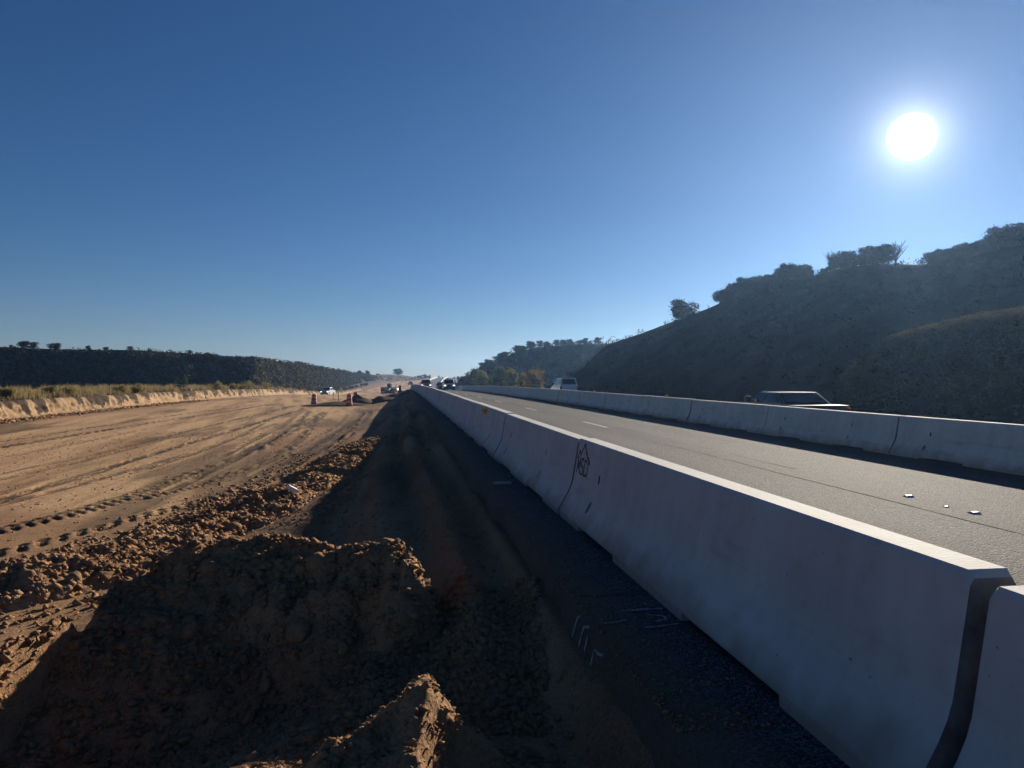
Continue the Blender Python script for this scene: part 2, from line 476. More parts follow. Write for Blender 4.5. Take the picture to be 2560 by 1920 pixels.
class MB:
    """collects simple shapes into one mesh"""
    def __init__(self):
        self.v = []; self.f = []

    def add(self, verts, faces):
        b = len(self.v)
        self.v += [tuple(p) for p in verts]
        self.f += [tuple(b + i for i in f) for f in faces]
        return self

    def box(self, x0, x1, y0, y1, z0, z1):
        v = [(x0, y0, z0), (x1, y0, z0), (x1, y1, z0), (x0, y1, z0), (x0, y0, z1), (x1, y0, z1), (x1, y1, z1), (x0, y1, z1)]
        return self.add(v, [(0, 3, 2, 1), (4, 5, 6, 7), (0, 1, 5, 4), (1, 2, 6, 5), (2, 3, 7, 6), (3, 0, 4, 7)])

    def hexa(self, b, t):
        return self.add(list(b) + list(t), [(0, 3, 2, 1), (4, 5, 6, 7), (0, 1, 5, 4), (1, 2, 6, 5), (2, 3, 7, 6), (3, 0, 4, 7)])

    def tube(self, pts, radii, n=6):
        pts = [Vector(p) for p in pts]
        rings = []
        for i, p in enumerate(pts):
            d = (pts[min(i + 1, len(pts) - 1)] - pts[max(i - 1, 0)]).normalized()
            u = d.cross(Vector((0.3, 0.9, 0.2))).normalized(); w = d.cross(u)
            r = radii[i] if isinstance(radii, (list, tuple)) else radii
            rings.append([p + (u * math.cos(2 * math.pi * k / n) + w * math.sin(2 * math.pi * k / n)) * r for k in range(n)])
        v = [q for r in rings for q in r]
        f = []
        for i in range(len(pts) - 1):
            for k in range(n):
                f.append((i * n + k, i * n + (k + 1) % n, (i + 1) * n + (k + 1) % n, (i + 1) * n + k))
        f.append(tuple(range(n - 1, -1, -1))); f.append(tuple((len(pts) - 1) * n + k for k in range(n)))
        return self.add(v, f)

    def lathe(self, prof, n=20, cx=0, cy=0):
        v = []; f = []
        for (r, z) in prof:
            for k in range(n):
                a = 2 * math.pi * k / n
                v.append((cx + r * math.cos(a), cy + r * math.sin(a), z))
        m = len(prof)
        for i in range(m - 1):
            for k in range(n):
                f.append((i * n + k, i * n + (k + 1) % n, (i + 1) * n + (k + 1) % n, (i + 1) * n + k))
        f.append(tuple(range(n - 1, -1, -1))); f.append(tuple((m - 1) * n + k for k in range(n)))
        return self.add(v, f)

    def disc_x(self, x0, x1, cy, cz, r, n=18):
        """a wheel: short cylinder with its axis along X"""
        v = []
        for x in (x0, x1):
            for k in range(n):
                a = 2 * math.pi * k / n
                v.append((x, cy + r * math.cos(a), cz + r * math.sin(a)))
        f = [(k, (k + 1) % n, n + (k + 1) % n, n + k) for k in range(n)]
        f += [tuple(range(n - 1, -1, -1)), tuple(n + k for k in range(n))]
        return self.add(v, f)

    def mesh(self, name):
        me = bpy.data.meshes.new(name)
        me.from_pydata(self.v, [], self.f)
        bm = bmesh.new(); bm.from_mesh(me)
        bmesh.ops.recalc_face_normals(bm, faces=bm.faces)
        bm.to_mesh(me); bm.free()
        return me

    def build(self, name, material, parent=None, smooth=False, bevel=0.0, seg=2):
        me = self.mesh(name)
        if bevel > 0:
            bm = bmesh.new(); bm.from_mesh(me)
            bmesh.ops.bevel(bm, geom=[e for e in bm.edges if e.calc_face_angle(0) > 0.35], offset=bevel, segments=seg, profile=0.6, affect='EDGES', clamp_overlap=True)
            bm.to_mesh(me); bm.free()
        return link(name, me, material, parent, smooth)


def leaf_cloud(centers, radii, per, size, rng, shell=0.55, squash=1.0):
    """quads spread through ellipsoids; returns verts, faces"""
    centers = np.asarray(centers, float); radii = np.asarray(radii, float)
    N = len(centers)
    c = np.repeat(centers, per, 0); r = np.repeat(radii, per, 0)
    n = len(c)
    d = rng.normal(size=(n, 3)); d /= np.linalg.norm(d, axis=1)[:, None]
    rad = shell + (1 - shell) * rng.rand(n) ** 0.5
    p = c + d * r * rad[:, None]
    nrm = d + rng.normal(size=(n, 3)) * 0.6
    nrm /= np.linalg.norm(nrm, axis=1)[:, None]
    t = np.cross(nrm, rng.normal(size=(n, 3))); t /= np.linalg.norm(t, axis=1)[:, None] + 1e-9
    b = np.cross(nrm, t)
    s = (size * (0.6 + 0.8 * rng.rand(n)))[:, None]
    sb = s * (0.45 + 0.5 * rng.rand(n))[:, None]
    q = np.stack([p - t * s * .5, p - b * sb * .5, p + t * s * .5, p + b * sb * .5], 1).reshape(-1, 3)
    f = np.arange(4 * n).reshape(-1, 4)
    return q, f


# ------------------------------------------------------------------ the lie of the land
_yt = np.arange(-60, 2600, 2.0)


def _smooth_table(ys, vs, k):
    t = np.interp(_yt, ys, vs)
    ker = np.hanning(k); ker /= ker.sum()
    pad = k // 2
    return np.convolve(np.pad(t, pad, mode='edge'), ker, mode='same')[pad:pad + len(_yt)]


_R = _smooth_table([-60, 0, 25, 50, 75, 100, 130, 158, 185, 215, 245, 300, 400, 500, 600, 660, 720, 780, 900, 2600],
                   [0, 0, .08, .13, .10, .0, -.28, -.66, -1.25, -2.1, -2.75, -2.55, -1.2, .45, 1.95, 2.75, 3.05, 2.9, 1.5, -30], 13)
_S = _smooth_table([-60, 0, 140, 200, 303, 420, 540, 657, 800, 2600], [0, 0, 0, 1.2, 5.0, 11.5, 19.5, 29, 43, 250], 31)


def Rz(Y): return np.interp(Y, _yt, _R)
def Sx(Y): return np.interp(Y, _yt, _S)


def cross(u): return -0.017 * (u - 1.7) - 0.12 * np.clip((u - 10.6) / .6, 0, 1) - 0.02 * np.clip(u - 10.8, 0, 30)


def g_raw(X, Y):
    """smooth ground without roughness"""
    X = np.asarray(X, float); Y = np.asarray(Y, float)
    u = X - Sx(Y)
    D = np.interp(Y, [0, 30, 66, 132, 372, 520, 660, 760], [1.12, 1.08, .95, .95, .95, .7, .35, .25])
    e = -np.interp(u, [-24.6, -5, -2.4, -1.2, -.3, .4, .8, 1.0, 1.12], [1.04, 1.0, .92, .70, .46, .26, .17, .13, .13]) * D
    road = np.where(u < 1.12, 0, -.12 + cross(u))
    road = np.where(u > 19.4, -.68 + np.clip(u - 19.4, 0, 200) * 0.012, road)
    z = np.where(u < 1.12, e, road)
    ter = np.interp(Y, [0, 100, 300, 500, 700], [-.20, -.05, -.1, .1, .3]) + np.clip(-23 - u, 0, 300) * 0.006
    z = z + (ter - z) * sstep(-24.6, -25.6, u)
    z = z + Rz(Y)
    # the higher ground on which the photographer stands
    r = np.hypot(X, Y)
    w = sstep(5.0, 3.0, r) * sstep(1.1, .8, u)
    stand = -.10 - .055 * r - .25 * sstep(-.2, .7, u)
    z = z + (stand - z) * w
    return z


PALE_TRACKS = []
# tracks on the graded dirt, (polyline in the photograph's pixels, width, depth, lug pitch, darkness)
TRACKS = [
    ([(-160, 1352), (0, 1317), (185, 1282), (347, 1229), (520, 1168), (640, 1125), (740, 1075), (812, 1032)], .55, .034, .30, 1.0),
    ([(350, 1242), (440, 1224), (520, 1205), (648, 1166), (741, 1111), (790, 1060), (812, 1034)], .5, .032, .27, .9),
    ([(-160, 1290), (0, 1246), (230, 1180), (460, 1112), (640, 1062), (760, 1024)], .45, .035, .0, .65),
    ([(-160, 1412), (0, 1378), (68, 1356), (253, 1310), (452, 1265), (633, 1219), (768, 1174), (845, 1140)], .38, .04, .38, .35),
    ([(0, 1118), (300, 1072), (560, 1032), (700, 1010)], .5, .02, .0, .7),
    ([(0, 1105), (240, 1070), (430, 1041), (640, 1014)], .35, .02, .0, .6),
    ([(-100, 1160), (130, 1120), (380, 1072), (560, 1040)], .4, .02, .0, .35),
    ([(-60, 1208), (210, 1150), (420, 1098), (610, 1052), (740, 1018)], .3, .02, .0, .4),
    ([(420, 1226), (560, 1160), (680, 1100), (745, 1055), (775, 1030)], .35, .03, .0, .6),
    ([(560, 1140), (650, 1093), (720, 1056), (752, 1030)], .35, .02, .0, .55),
    ([(640, 1190), (760, 1130), (840, 1085), (900, 1050), (905, 1036), (880, 1028)], .4, .025, .0, .5),
    ([(680, 1200), (800, 1135), (880, 1085), (925, 1050), (922, 1036), (890, 1026)], .4, .025, .0, .5),
    ([(700, 1150), (800, 1100), (860, 1060), (870, 1040)], .3, .02, .22, .5),
    ([(850, 1130), (880, 1095), (900, 1065)], .35, .03, .2, .5),
    ([(0, 1182), (200, 1143), (420, 1092)], .25, .01, .0, .3),
    ([(-60, 1270), (150, 1222), (330, 1172), (520, 1120), (690, 1062)], .3, .015, .0, .5),
    ([(300, 1120), (480, 1078), (640, 1040), (740, 1015)], .45, .015, .0, .5),
    ([(480, 1190), (600, 1140), (700, 1085), (770, 1048)], .5, .02, .0, .7),
    ([(720, 1165), (790, 1125), (850, 1085), (888, 1058)], .8, .015, .0, .6),
    ([(600, 1215), (720, 1170), (810, 1130)], .9, .01, .0, .5),
    ([(330, 1180), (470, 1140), (590, 1095), (680, 1050)], .28, .015, .0, .5),
]


def track_fields(X, Y):
    """height change and darkness from the wheel tracks"""
    dh = np.zeros_like(X); dk = np.zeros_like(X)
    for (pl, w, dep, pitch, dark) in TRACKS:
        P = np.array([gpt(px, py, -1.0 + (0.06 if py < 1060 else 0)) for px, py in pl])
        # resample
        seg = np.hypot(*np.diff(P, axis=0).T); s = np.concatenate([[0], np.cumsum(seg)])
        m = max(12, int(s[-1] / 1.2)); ss = np.linspace(0, s[-1], m)
        Q = np.stack([np.interp(ss, s, P[:, 0]), np.interp(ss, s, P[:, 1])], 1)
        for _ in range(2):
            Q[1:-1] = .25 * Q[:-2] + .5 * Q[1:-1] + .25 * Q[2:]
        ok = (X > Q[:, 0].min() - 1.5) & (X < Q[:, 0].max() + 1.5) & (Y > Q[:, 1].min() - 1.5) & (Y < Q[:, 1].max() + 1.5)
        idx = np.nonzero(ok)[0]
        if not len(idx): continue
        x = X[idx]; y = Y[idx]
        best = np.full(len(idx), 1e9); sb = np.zeros(len(idx)); side = np.zeros(len(idx))
        for k in range(len(Q) - 1):
            a = Q[k]; d = Q[k + 1] - a; L = np.hypot(*d) + 1e-9; d = d / L
            t = np.clip((x - a[0]) * d[0] + (y - a[1]) * d[1], 0, L)
            ex = x - a[0] - d[0] * t; ey = y - a[1] - d[1] * t
            dd = np.hypot(ex, ey)
            up = dd < best
            best = np.where(up, dd, best); sb = np.where(up, ss[k] + t, sb)
            side = np.where(up, np.sign(d[0] * ey - d[1] * ex) * dd, side)
        wob = w * (1 + .25 * (vnoise(sb * .6, sb * 0 + w * 9, 3) - .5))
        core = sstep(wob * .55, wob * .40, best)
        fade = .45 + .55 * sstep(.25, .55, vnoise(sb * .35, sb * 0 + dep * 100, 8))
        if pitch > 0:
            fade = .75 + .25 * fade
            ph = (sb / pitch + np.sign(side) * .25 + np.abs(side) * .9) % 1.0
            lug = sstep(.12, .3, ph) * sstep(.88, .7, ph)
            dh[idx] += core * dep * (lug * 1.5 - .75) * fade
            dk[idx] = np.maximum(dk[idx], core * min(1, dark * 1.3) * (.35 + .65 * (1 - lug)) * fade)
        else:
            rim = sstep(wob * .9, wob * .6, best) * (1 - core)
            dh[idx] += (-core * dep + rim * dep * .7) * fade
            n = fbm(sb * 1.5, side * 14, 3, 5)
            dk[idx] = np.maximum(dk[idx], core * min(1, dark * 1.5) * sstep(.22, .5, .62 + n) * (.4 + .6 * fade))
    return dh, dk


def ground_detail(X, Y):
    """roughness in height and the colour mix (paleness, dark, soil)"""
    u = X - Sx(Y)
    graded = sstep(-2.3, -3.6, u + .35 * fbm(X * .3, Y * .3, 3, 2)) * sstep(-22.2, -21.6, u)
    d = np.zeros_like(X)
    r = np.hypot(X, Y)
    near = sstep(90, 30, r)
    verge = sstep(-22, -3, u) * sstep(1.1, .9, u) * (1 - graded)
    # loose verge
    d += verge * near * (.06 * fbm(X * 1.1, Y * .6, 4, 11) + .035 * lump(X * 3.2, Y * 3.2, 21) * (.5 + .5 * vnoise(X * .8, Y * .6, 4))
                         + .024 * lump(X * 7.5, Y * 7.5, 22) * (.4 + .6 * vnoise(X * 1.7, Y * 1.1, 5)) + .014 * lump(X * 18, Y * 18, 23))
    # ruts along the pavement edge
    wv = .10 * np.sin(Y * .22) + .08 * np.sin(Y * .09 + 1.0)
    ru = u - wv
    d += near * sstep(3.5, 6, Y) * (-.12 * np.exp(-((ru - .62) / .13) ** 2) + .08 * np.exp(-((ru - .33) / .12) ** 2)
              - .11 * np.exp(-((ru + .02) / .18) ** 2) + .09 * np.exp(-((ru + .42) / .2) ** 2) - .11 * np.exp(-((ru + 1.0) / .28) ** 2))
    # graded surface: long scraper streaks along the direction of travel
    st = fbm(X * 1.4 + Y * .18, Y * .07, 4, 31)
    d += graded * near * (.014 * st + .012 * fbm(X * 2.2, Y * 1.6, 4, 33))
    dh, dk = track_fields(X, Y)
    d += dh * near
    pale = graded * np.clip(.74 + 1.1 * st + .35 * fbm(X * .5, Y * .25, 4, 41), 0, 1)
    # browner loose bands: along the shoulder of the cut, along the windrow, patches where soil was dropped
    ban = sstep(-2.2, -4.6, u + 1.2 * fbm(X * .25, Y * .12, 4, 51))
    pale *= .25 + .75 * ban
    pale *= .25 + .75 * sstep(-21.6, -18.6, u + .8 * fbm(X * .3, Y * .1, 3, 52))
    xc, dep = to_cam(X, Y)
    brown = sstep(14.5, 12.5, Y + X * .32 + 1.2 * fbm(X * .35, Y * .35, 3, 61)) * (u > -30)
    pale *= 1 - .75 * brown
    dpat = sstep(.18, .42, fbm(X * .55, Y * .10 + X * .05, 4, 71)) * graded * sstep(8, 14, dep)
    dark = np.clip(np.maximum(dk, .6 * dpat), 0, 1)
    dark = np.maximum(dark, verge * .55 * sstep(-.15, .35, fbm(X * 1.3, Y * .25, 4, 81)))
    pale = np.maximum(pale, verge * .30 * sstep(.0, .4, fbm(X * 1.1, Y * .2, 4, 82)))
    soil = np.maximum(sstep(-23.6, -24.6, u), sstep(19.2, 20.5, u))
    far = sstep(300, 420, Y) * sstep(-22, -24, u)
    pale = pale * (1 - soil)
    d += soil * .05 * fbm(X * .5, Y * .5, 4, 91)
    return d, pale, dark, soil * (1 - .0 * far)


def gzt(X, Y):
    """like g_raw, but on top of the cut bank where the bank's own mesh is the surface"""
    X = np.asarray(X, float); Y = np.asarray(Y, float)
    u = X - Sx(Y)
    return np.where((u < -22.7) & (u > -26.6), g_raw(Sx(Y) - 26.6, Y) + .04, g_raw(X, Y))


def gz(X, Y):
    return float(g_raw(np.array([X]), np.array([Y]))[0])


# ------------------------------------------------------------------ ground: one sheet
def build_ground():
    a_f = np.radians(np.arange(-46, 46.01, 0.13))
    a_c = np.radians(np.concatenate([np.arange(46.5, 313.7, 2.5)]))
    ang = np.concatenate([a_f, a_c])
    r = [0.15, 0.5, 0.9, 1.3]
    while r[-1] < 1500:
        x = r[-1]
        if x < 2.0: s = .06
        elif x < 20: s = .0056 * x
        elif x < 75: s = .00042 * x * x
        else: s = .045 * x
        r.append(x + s)
    r = np.array(r)
    A, Rr = np.meshgrid(ang, r)
    # angle measured clockwise from the camera's heading
    X = (Rr * np.sin(A + YAW)).ravel(); Y = (Rr * np.cos(A + YAW)).ravel()
    Z = g_raw(X, Y)
    d, pale, dark, soil = ground_detail(X, Y)
    Z = Z + d
    me = mesh_np('ground', np.stack([X, Y, Z], 1), grid_faces(len(r), len(ang), True))
    ca = me.color_attributes.new('dirt', 'FLOAT_COLOR', 'POINT')
    cc = np.stack([pale, dark, soil, np.ones_like(pale)], 1).astype(np.float32)
    ca.data.foreach_set('color', cc.ravel())
    o = link('ground', me, M_GROUND, None, True)
    tag(o, kind='structure')
    print('ground verts', len(X))
    return o


build_ground()


# ------------------------------------------------------------------ road
def build_road():
    ys = np.concatenate([np.arange(-14, 40, .12), np.arange(40, 160, 1.0), np.arange(160, 900, 5.0)])
    edge = 1.10 + .10 * fbm(ys * .9, ys * 0, 4, 3) + .05 * fbm(ys * 5, ys * 0, 4, 4)
    us = np.array([0, 0, 1.5, 2.4, 4, 6.1, 8, 9.8, 10.6, 11.2, 12, 14.6, 17, 19.5, 19.62])
    rows = []
    for i, y in enumerate(ys):
        u = us.copy(); u[0] = edge[i] - .12; u[1] = edge[i]; u[2] = max(1.5, edge[i] + .1)
        z = cross(u); z[0] = -.34; z[-1] = -.6
        rows.append(np.stack([u + Sx(y), np.full_like(u, y), z + Rz(y)], 1))
    V = np.concatenate(rows)
    me = mesh_np('road', V, grid_faces(len(ys), len(us))[:, ::-1])
    o = link('road', me, M_ASPH)
    tag(o, kind='structure')
    return o


road = build_road()


def strip(name, pts, width, material, lift=.004, parent=None, thick=0.0):
    """flat ribbon lying on the road along (u, Y) points"""
    pts = np.asarray(pts, float)
    t = np.gradient(pts, axis=0); t /= np.linalg.norm(t, axis=1)[:, None] + 1e-9
    nrm = np.stack([-t[:, 1], t[:, 0]], 1)
    w = np.full(len(pts), width) if np.isscalar(width) else np.asarray(width)
    L = pts + nrm * w[:, None] / 2; Rr = pts - nrm * w[:, None] / 2
    V = []
    for a, b in zip(L, Rr):
        for q in (a, b):
            V.append((q[0] + Sx(q[1]), q[1], cross(q[0]) + Rz(q[1]) + lift))
    me = mesh_np(name, V, grid_faces(len(pts), 2))
    return link(name, me, material, parent)


# lane dashes and longitudinal seam, painted parts of the road
for i, y0 in enumerate([22.6, 34.8, 47.0, 59.2, 71.4, 83.6, 95.8, 108, 120.2, 132.4]):
    ys = np.linspace(y0, y0 + 3.05, 8)
    strip('lane_dash', np.stack([np.full(8, 6.2), ys], 1), .12, M_WHITEP, parent=road)
ys = np.arange(5, 24, .35)
strip('pavement_seam', np.stack([6.0 + .05 * fbm(ys * .7, ys * 0, 3, 9), ys], 1), np.clip(.035 + .04 * fbm(ys * 1.1, ys * 0 + 3, 3, 8), .008, .09), M_DARKST, .005, road)
ys = np.arange(12, 26, .3)
strip('pavement_seam', np.stack([6.55 + .06 * fbm(ys * .5, ys * 0, 3, 19), ys], 1), np.clip(.05 * fbm(ys * .8, ys * 0 + 3, 3, 18) + .02, .004, .12), M_DARKST, .006, road)
ys = np.arange(2, 150, 2.0)
strip('edge_line', np.stack([np.full(len(ys), 2.75), ys], 1), .10, M_WHITEP, .003, road)
# cracks across the narrow shoulder
for y0, sk in ((4.95, .10), (6.6, .16), (9.3, -.1), (12.4, .1), (17.5, .1)):
    us_ = np.linspace(1.16, 1.66, 14)
    strip('pavement_crack', np.stack([us_, y0 + sk * (us_ - 1.2) + .03 * fbm(us_ * 6, us_ * 0 + y0, 3, 4)], 1), .018, M_DARKST, .005, road)

# white spray marks by the surveyors on the shoulder and on its broken edge


def spray(pts_px, width=.022, z=0.0):
    P = [gpt(px, py, z) for px, py in pts_px]
    P = np.array(P); seg = np.hypot(*np.diff(P, axis=0).T); s = np.concatenate([[0], np.cumsum(seg)])
    ss = np.linspace(0, s[-1], max(6, int(s[-1] / .02)))
    Q = np.stack([np.interp(ss, s, P[:, 0]), np.interp(ss, s, P[:, 1])], 1)
    w = np.clip(width * (1 + .9 * fbm(ss * 14, ss * 0 + pts_px[0][0], 3, 6)), .004, .05)
    return strip('spray_mark', Q, w, M_CHALK, .006, road)


spray([(1555, 1540), (1600, 1535), (1655, 1531)])
spray([(1505, 1572), (1535, 1570), (1565, 1563)])
spray([(1620, 1548), (1660, 1550), (1666, 1558), (1640, 1565)])
spray([(1613, 1581), (1650, 1577), (1697, 1569)])


def edge_mark(pts):
    """strokes on the broken vertical edge: (Y, depth below the top)"""
    V = []; F = []
    for (y, dz), (y2, dz2) in zip(pts[:-1], pts[1:]):
        dy, dd = y2 - y, dz2 - dz; L = math.hypot(dy, dd); ny, nz = -dd / L * .011, dy / L * .011
        b = len(V)
        for (yy, zz, s) in ((y, dz, 1), (y, dz, -1), (y2, dz2, -1), (y2, dz2, 1)):
            f = np.clip(zz / .34, 0, 1)
            ed = 1.10 + .10 * float(fbm(np.array([yy * .9]), np.array([0.]), 4, 3)[0]) + .05 * float(fbm(np.array([yy * 5.]), np.array([0.]), 4, 4)[0])
            V.append((ed - .12 * f - .012, yy + ny * s, .012 - zz + nz * s))
        F.append((b, b + 1, b + 2, b + 3))
    me = mesh_np('spray_mark', V, F)
    return link('spray_mark', me, M_CHALK, road)


edge_mark([(4.58, .0), (4.62, .02), (4.60, .13)])
edge_mark([(4.40, .01), (4.47, .03), (4.45, .17)])
edge_mark([(4.36, .05), (4.33, .12), (4.25, .18), (4.22, .14), (4.30, .08), (4.36, .05)])
edge_mark([(4.15, .06), (4.20, .08), (4.12, .22)])
edge_mark([(4.12, .06), (4.04, .05)])

# ------------------------------------------------------------------ concrete barriers
PROFILE = [(-.305, 0), (-.305, .065), (-.292, .095), (-.205, .245), (-.172, .315), (-.152, .38), (-.138, .46), (-.088, .785), (-.072, .81),
           (.072, .81), (.088, .785), (.138, .46), (.152, .38), (.172, .315), (.205, .245), (.292, .095), (.305, .065), (.305, 0)]
SEG = 5.7


def face_x(z):
    p = [q for q in PROFILE if q[0] < 0]
    return float(np.interp(z, [q[1] for q in p], [q[0] for q in p]))


def barrier_mesh(name, fine=True):
    L = SEG / 2 - .025
    if fine:
        secs = [(-L, .05, .95), (-L + .02, .05, 1), (-1.98, .05, 1), (-1.975, 0, 1), (-1.0, 0, 1), (-.995, .05, 1), (.80, .05, 1), (.805, 0, 1),
                (1.75, 0, 1), (1.755, .05, 1), (L - .02, .05, 1), (L, .05, .95)]
        secs = [(y, (.055 if zb == .05 else 0.0), k) for y, zb, k in secs]
        # feet at the ends and middle, shallow scuppers between them
        secs = [(-L, 0, .97), (-L + .025, 0, 1), (-1.95, 0, 1), (-1.945, .05, 1), (-.75, .05, 1), (-.745, 0, 1), (.745, 0, 1), (.75, .05, 1),
                (1.945, .05, 1), (1.95, 0, 1), (L - .025, 0, 1), (L, 0, .97)]
    else:
        secs = [(-L, 0, 1), (L, 0, 1)]
    V = []
    for y, zb, k in secs:
        for (x, z) in PROFILE:
            V.append((x * k, y, (zb if z == 0 else z * (k if z > .7 else 1))))
    n = len(PROFILE)
    F = []
    for i in range(len(secs) - 1):
        for j in range(n):
            F.append((i * n + j, i * n + (j + 1) % n, (i + 1) * n + (j + 1) % n, (i + 1) * n + j))
    F.append(tuple(range(n))); F.append(tuple((len(secs) - 1) * n + j for j in range(n - 1, -1, -1)))
    mb = MB().add(V, F)
    me = mb.mesh(name)
    return me


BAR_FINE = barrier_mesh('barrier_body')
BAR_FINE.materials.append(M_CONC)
BAR_FINE.materials.append(mat('grimy_shaded_joint', (.17, .17, .168), .95, scale=9, var=.4))  # end faces darker: joint grime plus the gap's shade put into the colour
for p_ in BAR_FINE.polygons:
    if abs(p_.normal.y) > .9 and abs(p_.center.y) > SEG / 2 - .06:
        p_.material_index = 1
BAR_FAR = barrier_mesh('barrier_body_far', False)
BAR_FAR.materials.append(M_CONC)


def on_face(y, z, off=.003):
    """a point on the left face of a barrier, in the barrier's frame"""
    return (face_x(z) - off, y, z)


def face_ribbon(pts, w):
    """thin raised ribbon on the left face through (y, z) points"""
    V = []; F = []
    for (a, b) in zip(pts[:-1], pts[1:]):
        d = np.array(b) - np.array(a); L = np.hypot(*d); d = d / max(L, 1e-6); nn = np.array([-d[1], d[0]]) * w / 2
        e = d * w * .35
        q = [np.array(a) - e + nn, np.array(a) - e - nn, np.array(b) + e - nn, np.array(b) + e + nn]
        base = len(V)
        V += [on_face(p[0], p[1], .003) for p in q] + [on_face(p[0], p[1], -.004) for p in q]
        F += [(base, base + 1, base + 2, base + 3), (base, base + 4, base + 5, base + 1), (base + 1, base + 5, base + 6, base + 2),
              (base + 2, base + 6, base + 7, base + 3), (base + 3, base + 7, base + 4, base)]
    return V, F


def logo_mesh(name):
    """a mountain outline above the letters MSCI; y runs away from the viewer, so the text runs towards -y"""
    mb = MB()
    X0 = SEG / 2 - .10

    def P(a, z): return (X0 - a, z)
    W = .017
    strokes = [
        [P(-.01, .615), P(.02, .665), P(.06, .690), P(.10, .650), P(.235, .775), P(.33, .680), P(.335, .695), P(.40, .645), P(.41, .65), P(.47, .625), P(.50, .595)],
        # M
        [P(.02, .465), P(.03, .625), P(.08, .50), P(.13, .625), P(.14, .465)],
        # S
        [P(.265, .60), P(.255, .62), P(.195, .62), P(.18, .605), P(.18, .56), P(.20, .545), P(.255, .54), P(.27, .525), P(.27, .48), P(.255, .465), P(.195, .465), P(.18, .485)],
        # C
        [P(.40, .59), P(.395, .615), P(.33, .615), P(.315, .595), P(.315, .485), P(.33, .465), P(.395, .465), P(.405, .49)],
        # I
        [P(.455, .62), P(.455, .46)],
    ]
    for s in strokes:
        v, f = face_ribbon(s, W); mb.add(v, f)
    return mb.mesh(name)


def ellipse_mark(y, z, ry, rz, slant=0.0, n=12):
    mb = MB()
    V = [on_face(y + ry * math.cos(2 * math.pi * k / n) + slant * rz * math.sin(2 * math.pi * k / n), z + rz * math.sin(2 * math.pi * k / n), .003) for k in range(n)]
    V2 = [on_face(y + ry * math.cos(2 * math.pi * k / n) + slant * rz * math.sin(2 * math.pi * k / n), z + rz * math.sin(2 * math.pi * k / n), -.01) for k in range(n)]
    mb.add(V + V2, [tuple(range(n))] + [(k, (k + 1) % n, n + (k + 1) % n, n + k) for k in range(n)])
    return mb.mesh('anchor_hole')


MARK_HI = [ellipse_mark(1.82, .50, .022, .045), ellipse_mark(-1.25, .52, .014, .04), ]
MARK_LO = [ellipse_mark(1.90, .23, .035, .055, .0), ellipse_mark(-1.2, .24, .02, .05, 0)]
for m in MARK_HI: m.materials.append(M_DARKST)
for m in MARK_LO: m.materials.append(mat('rust_stain', (.14, .13, .12), .95, scale=25, var=.5))
LOGO = logo_mesh('company_logo'); LOGO.materials.append(M_STENCIL)
LOGO_F = LOGO.copy(); LOGO_F.name = 'company_logo_faded'; LOGO_F.materials.clear(); LOGO_F.materials.append(M_FAINT)


def refl_mesh(top):
    mb = MB()
    if top:
        mb.box(-.05, .05, -.012, .012, .811, .90)
    else:
        mb.box(face_x(.70) - .10, face_x(.70) + .004, -.012, .012, .66, .77)
    me = mb.mesh('reflector'); me.materials.append(M_YELREF)
    return me


REF_SIDE = refl_mesh(False); REF_TOP = refl_mesh(True)
ORD = ['first', 'second', 'third', 'fourth', 'fifth', 'sixth', 'seventh', 'eighth', 'ninth', 'tenth']


def place_barrier(row_u, ymid, label, group, fine=True, marks=True, logo=None, refl=None, jit=(0, 0, 0)):
    y0, y1 = ymid - SEG / 2, ymid + SEG / 2
    p0 = Vector((row_u + float(Sx(y0)), y0, float(Rz(y0)) + cross(row_u))); p1 = Vector((row_u + float(Sx(y1)), y1, float(Rz(y1)) + cross(row_u)))
    d = p1 - p0
    root = empty('concrete_barrier', ((p0 + p1) / 2) + Vector(jit))
    root.rotation_euler = (math.atan2(d.z, math.hypot(d.x, d.y)), 0, math.atan2(-d.x, d.y))
    tag(root, label, 'barrier', group)
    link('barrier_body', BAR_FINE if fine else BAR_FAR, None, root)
    if marks:
        for m in (MARK_HI + MARK_LO if marks == 2 else (MARK_HI[0], MARK_LO[0])):
            link('anchor_hole', m, None, root)
    if logo is not None:
        tag(link('company_logo', logo, None, root), 'mountain outline over the letters MSCI')
    if refl == 'side':
        link('reflector', REF_SIDE, None, root)
    elif refl == 'top':
        link('reflector', REF_TOP, None, root)
    return root


G1 = 'concrete barriers along the left edge of the road'
G2 = 'concrete barriers along the far side of the lanes'
FIRST = 2.29 + SEG / 2
brng = np.random.RandomState(4)
k = -1
ym = FIRST - SEG
while ym < 690:
    j = (brng.normal() * .012, 0, brng.normal() * .006) if ym < 160 else (0, 0, 0)
    if k == -1: lab = 'nearest concrete barrier, cut off at the bottom right corner beside a wide dark joint'; j = (.014, -.02, -.022)
    elif k == 0: lab = 'large near concrete barrier with a black mountain logo and MSCI lettering at its far end'; j = (0, 0, .004)
    elif k == 1: lab = 'concrete barrier just beyond the one with the black MSCI lettering'
    elif k == 2: lab = 'concrete barrier with a square orange-yellow reflector on its dirt side'
    elif k < 12: lab = '%s concrete barrier beyond the yellow reflector in the left row' % ORD[k - 3]
    elif ym < 170: lab = 'small pale concrete barrier in the far end of the left row'
    else: lab = 'tiny pale concrete barrier of the left row climbing the far hill'
    if not (172 < ym < 262):
        place_barrier(1.965, ym, lab, G1, fine=ym < 60, marks=(0 if k < 0 or k > 13 else (1 if k == 0 else 2)), logo=LOGO if k == 0 else None,
                      refl='side' if k in (2,) else None, jit=j)
    k += 1; ym += SEG
k = 0
ym = 8.9 - SEG / 2 - SEG
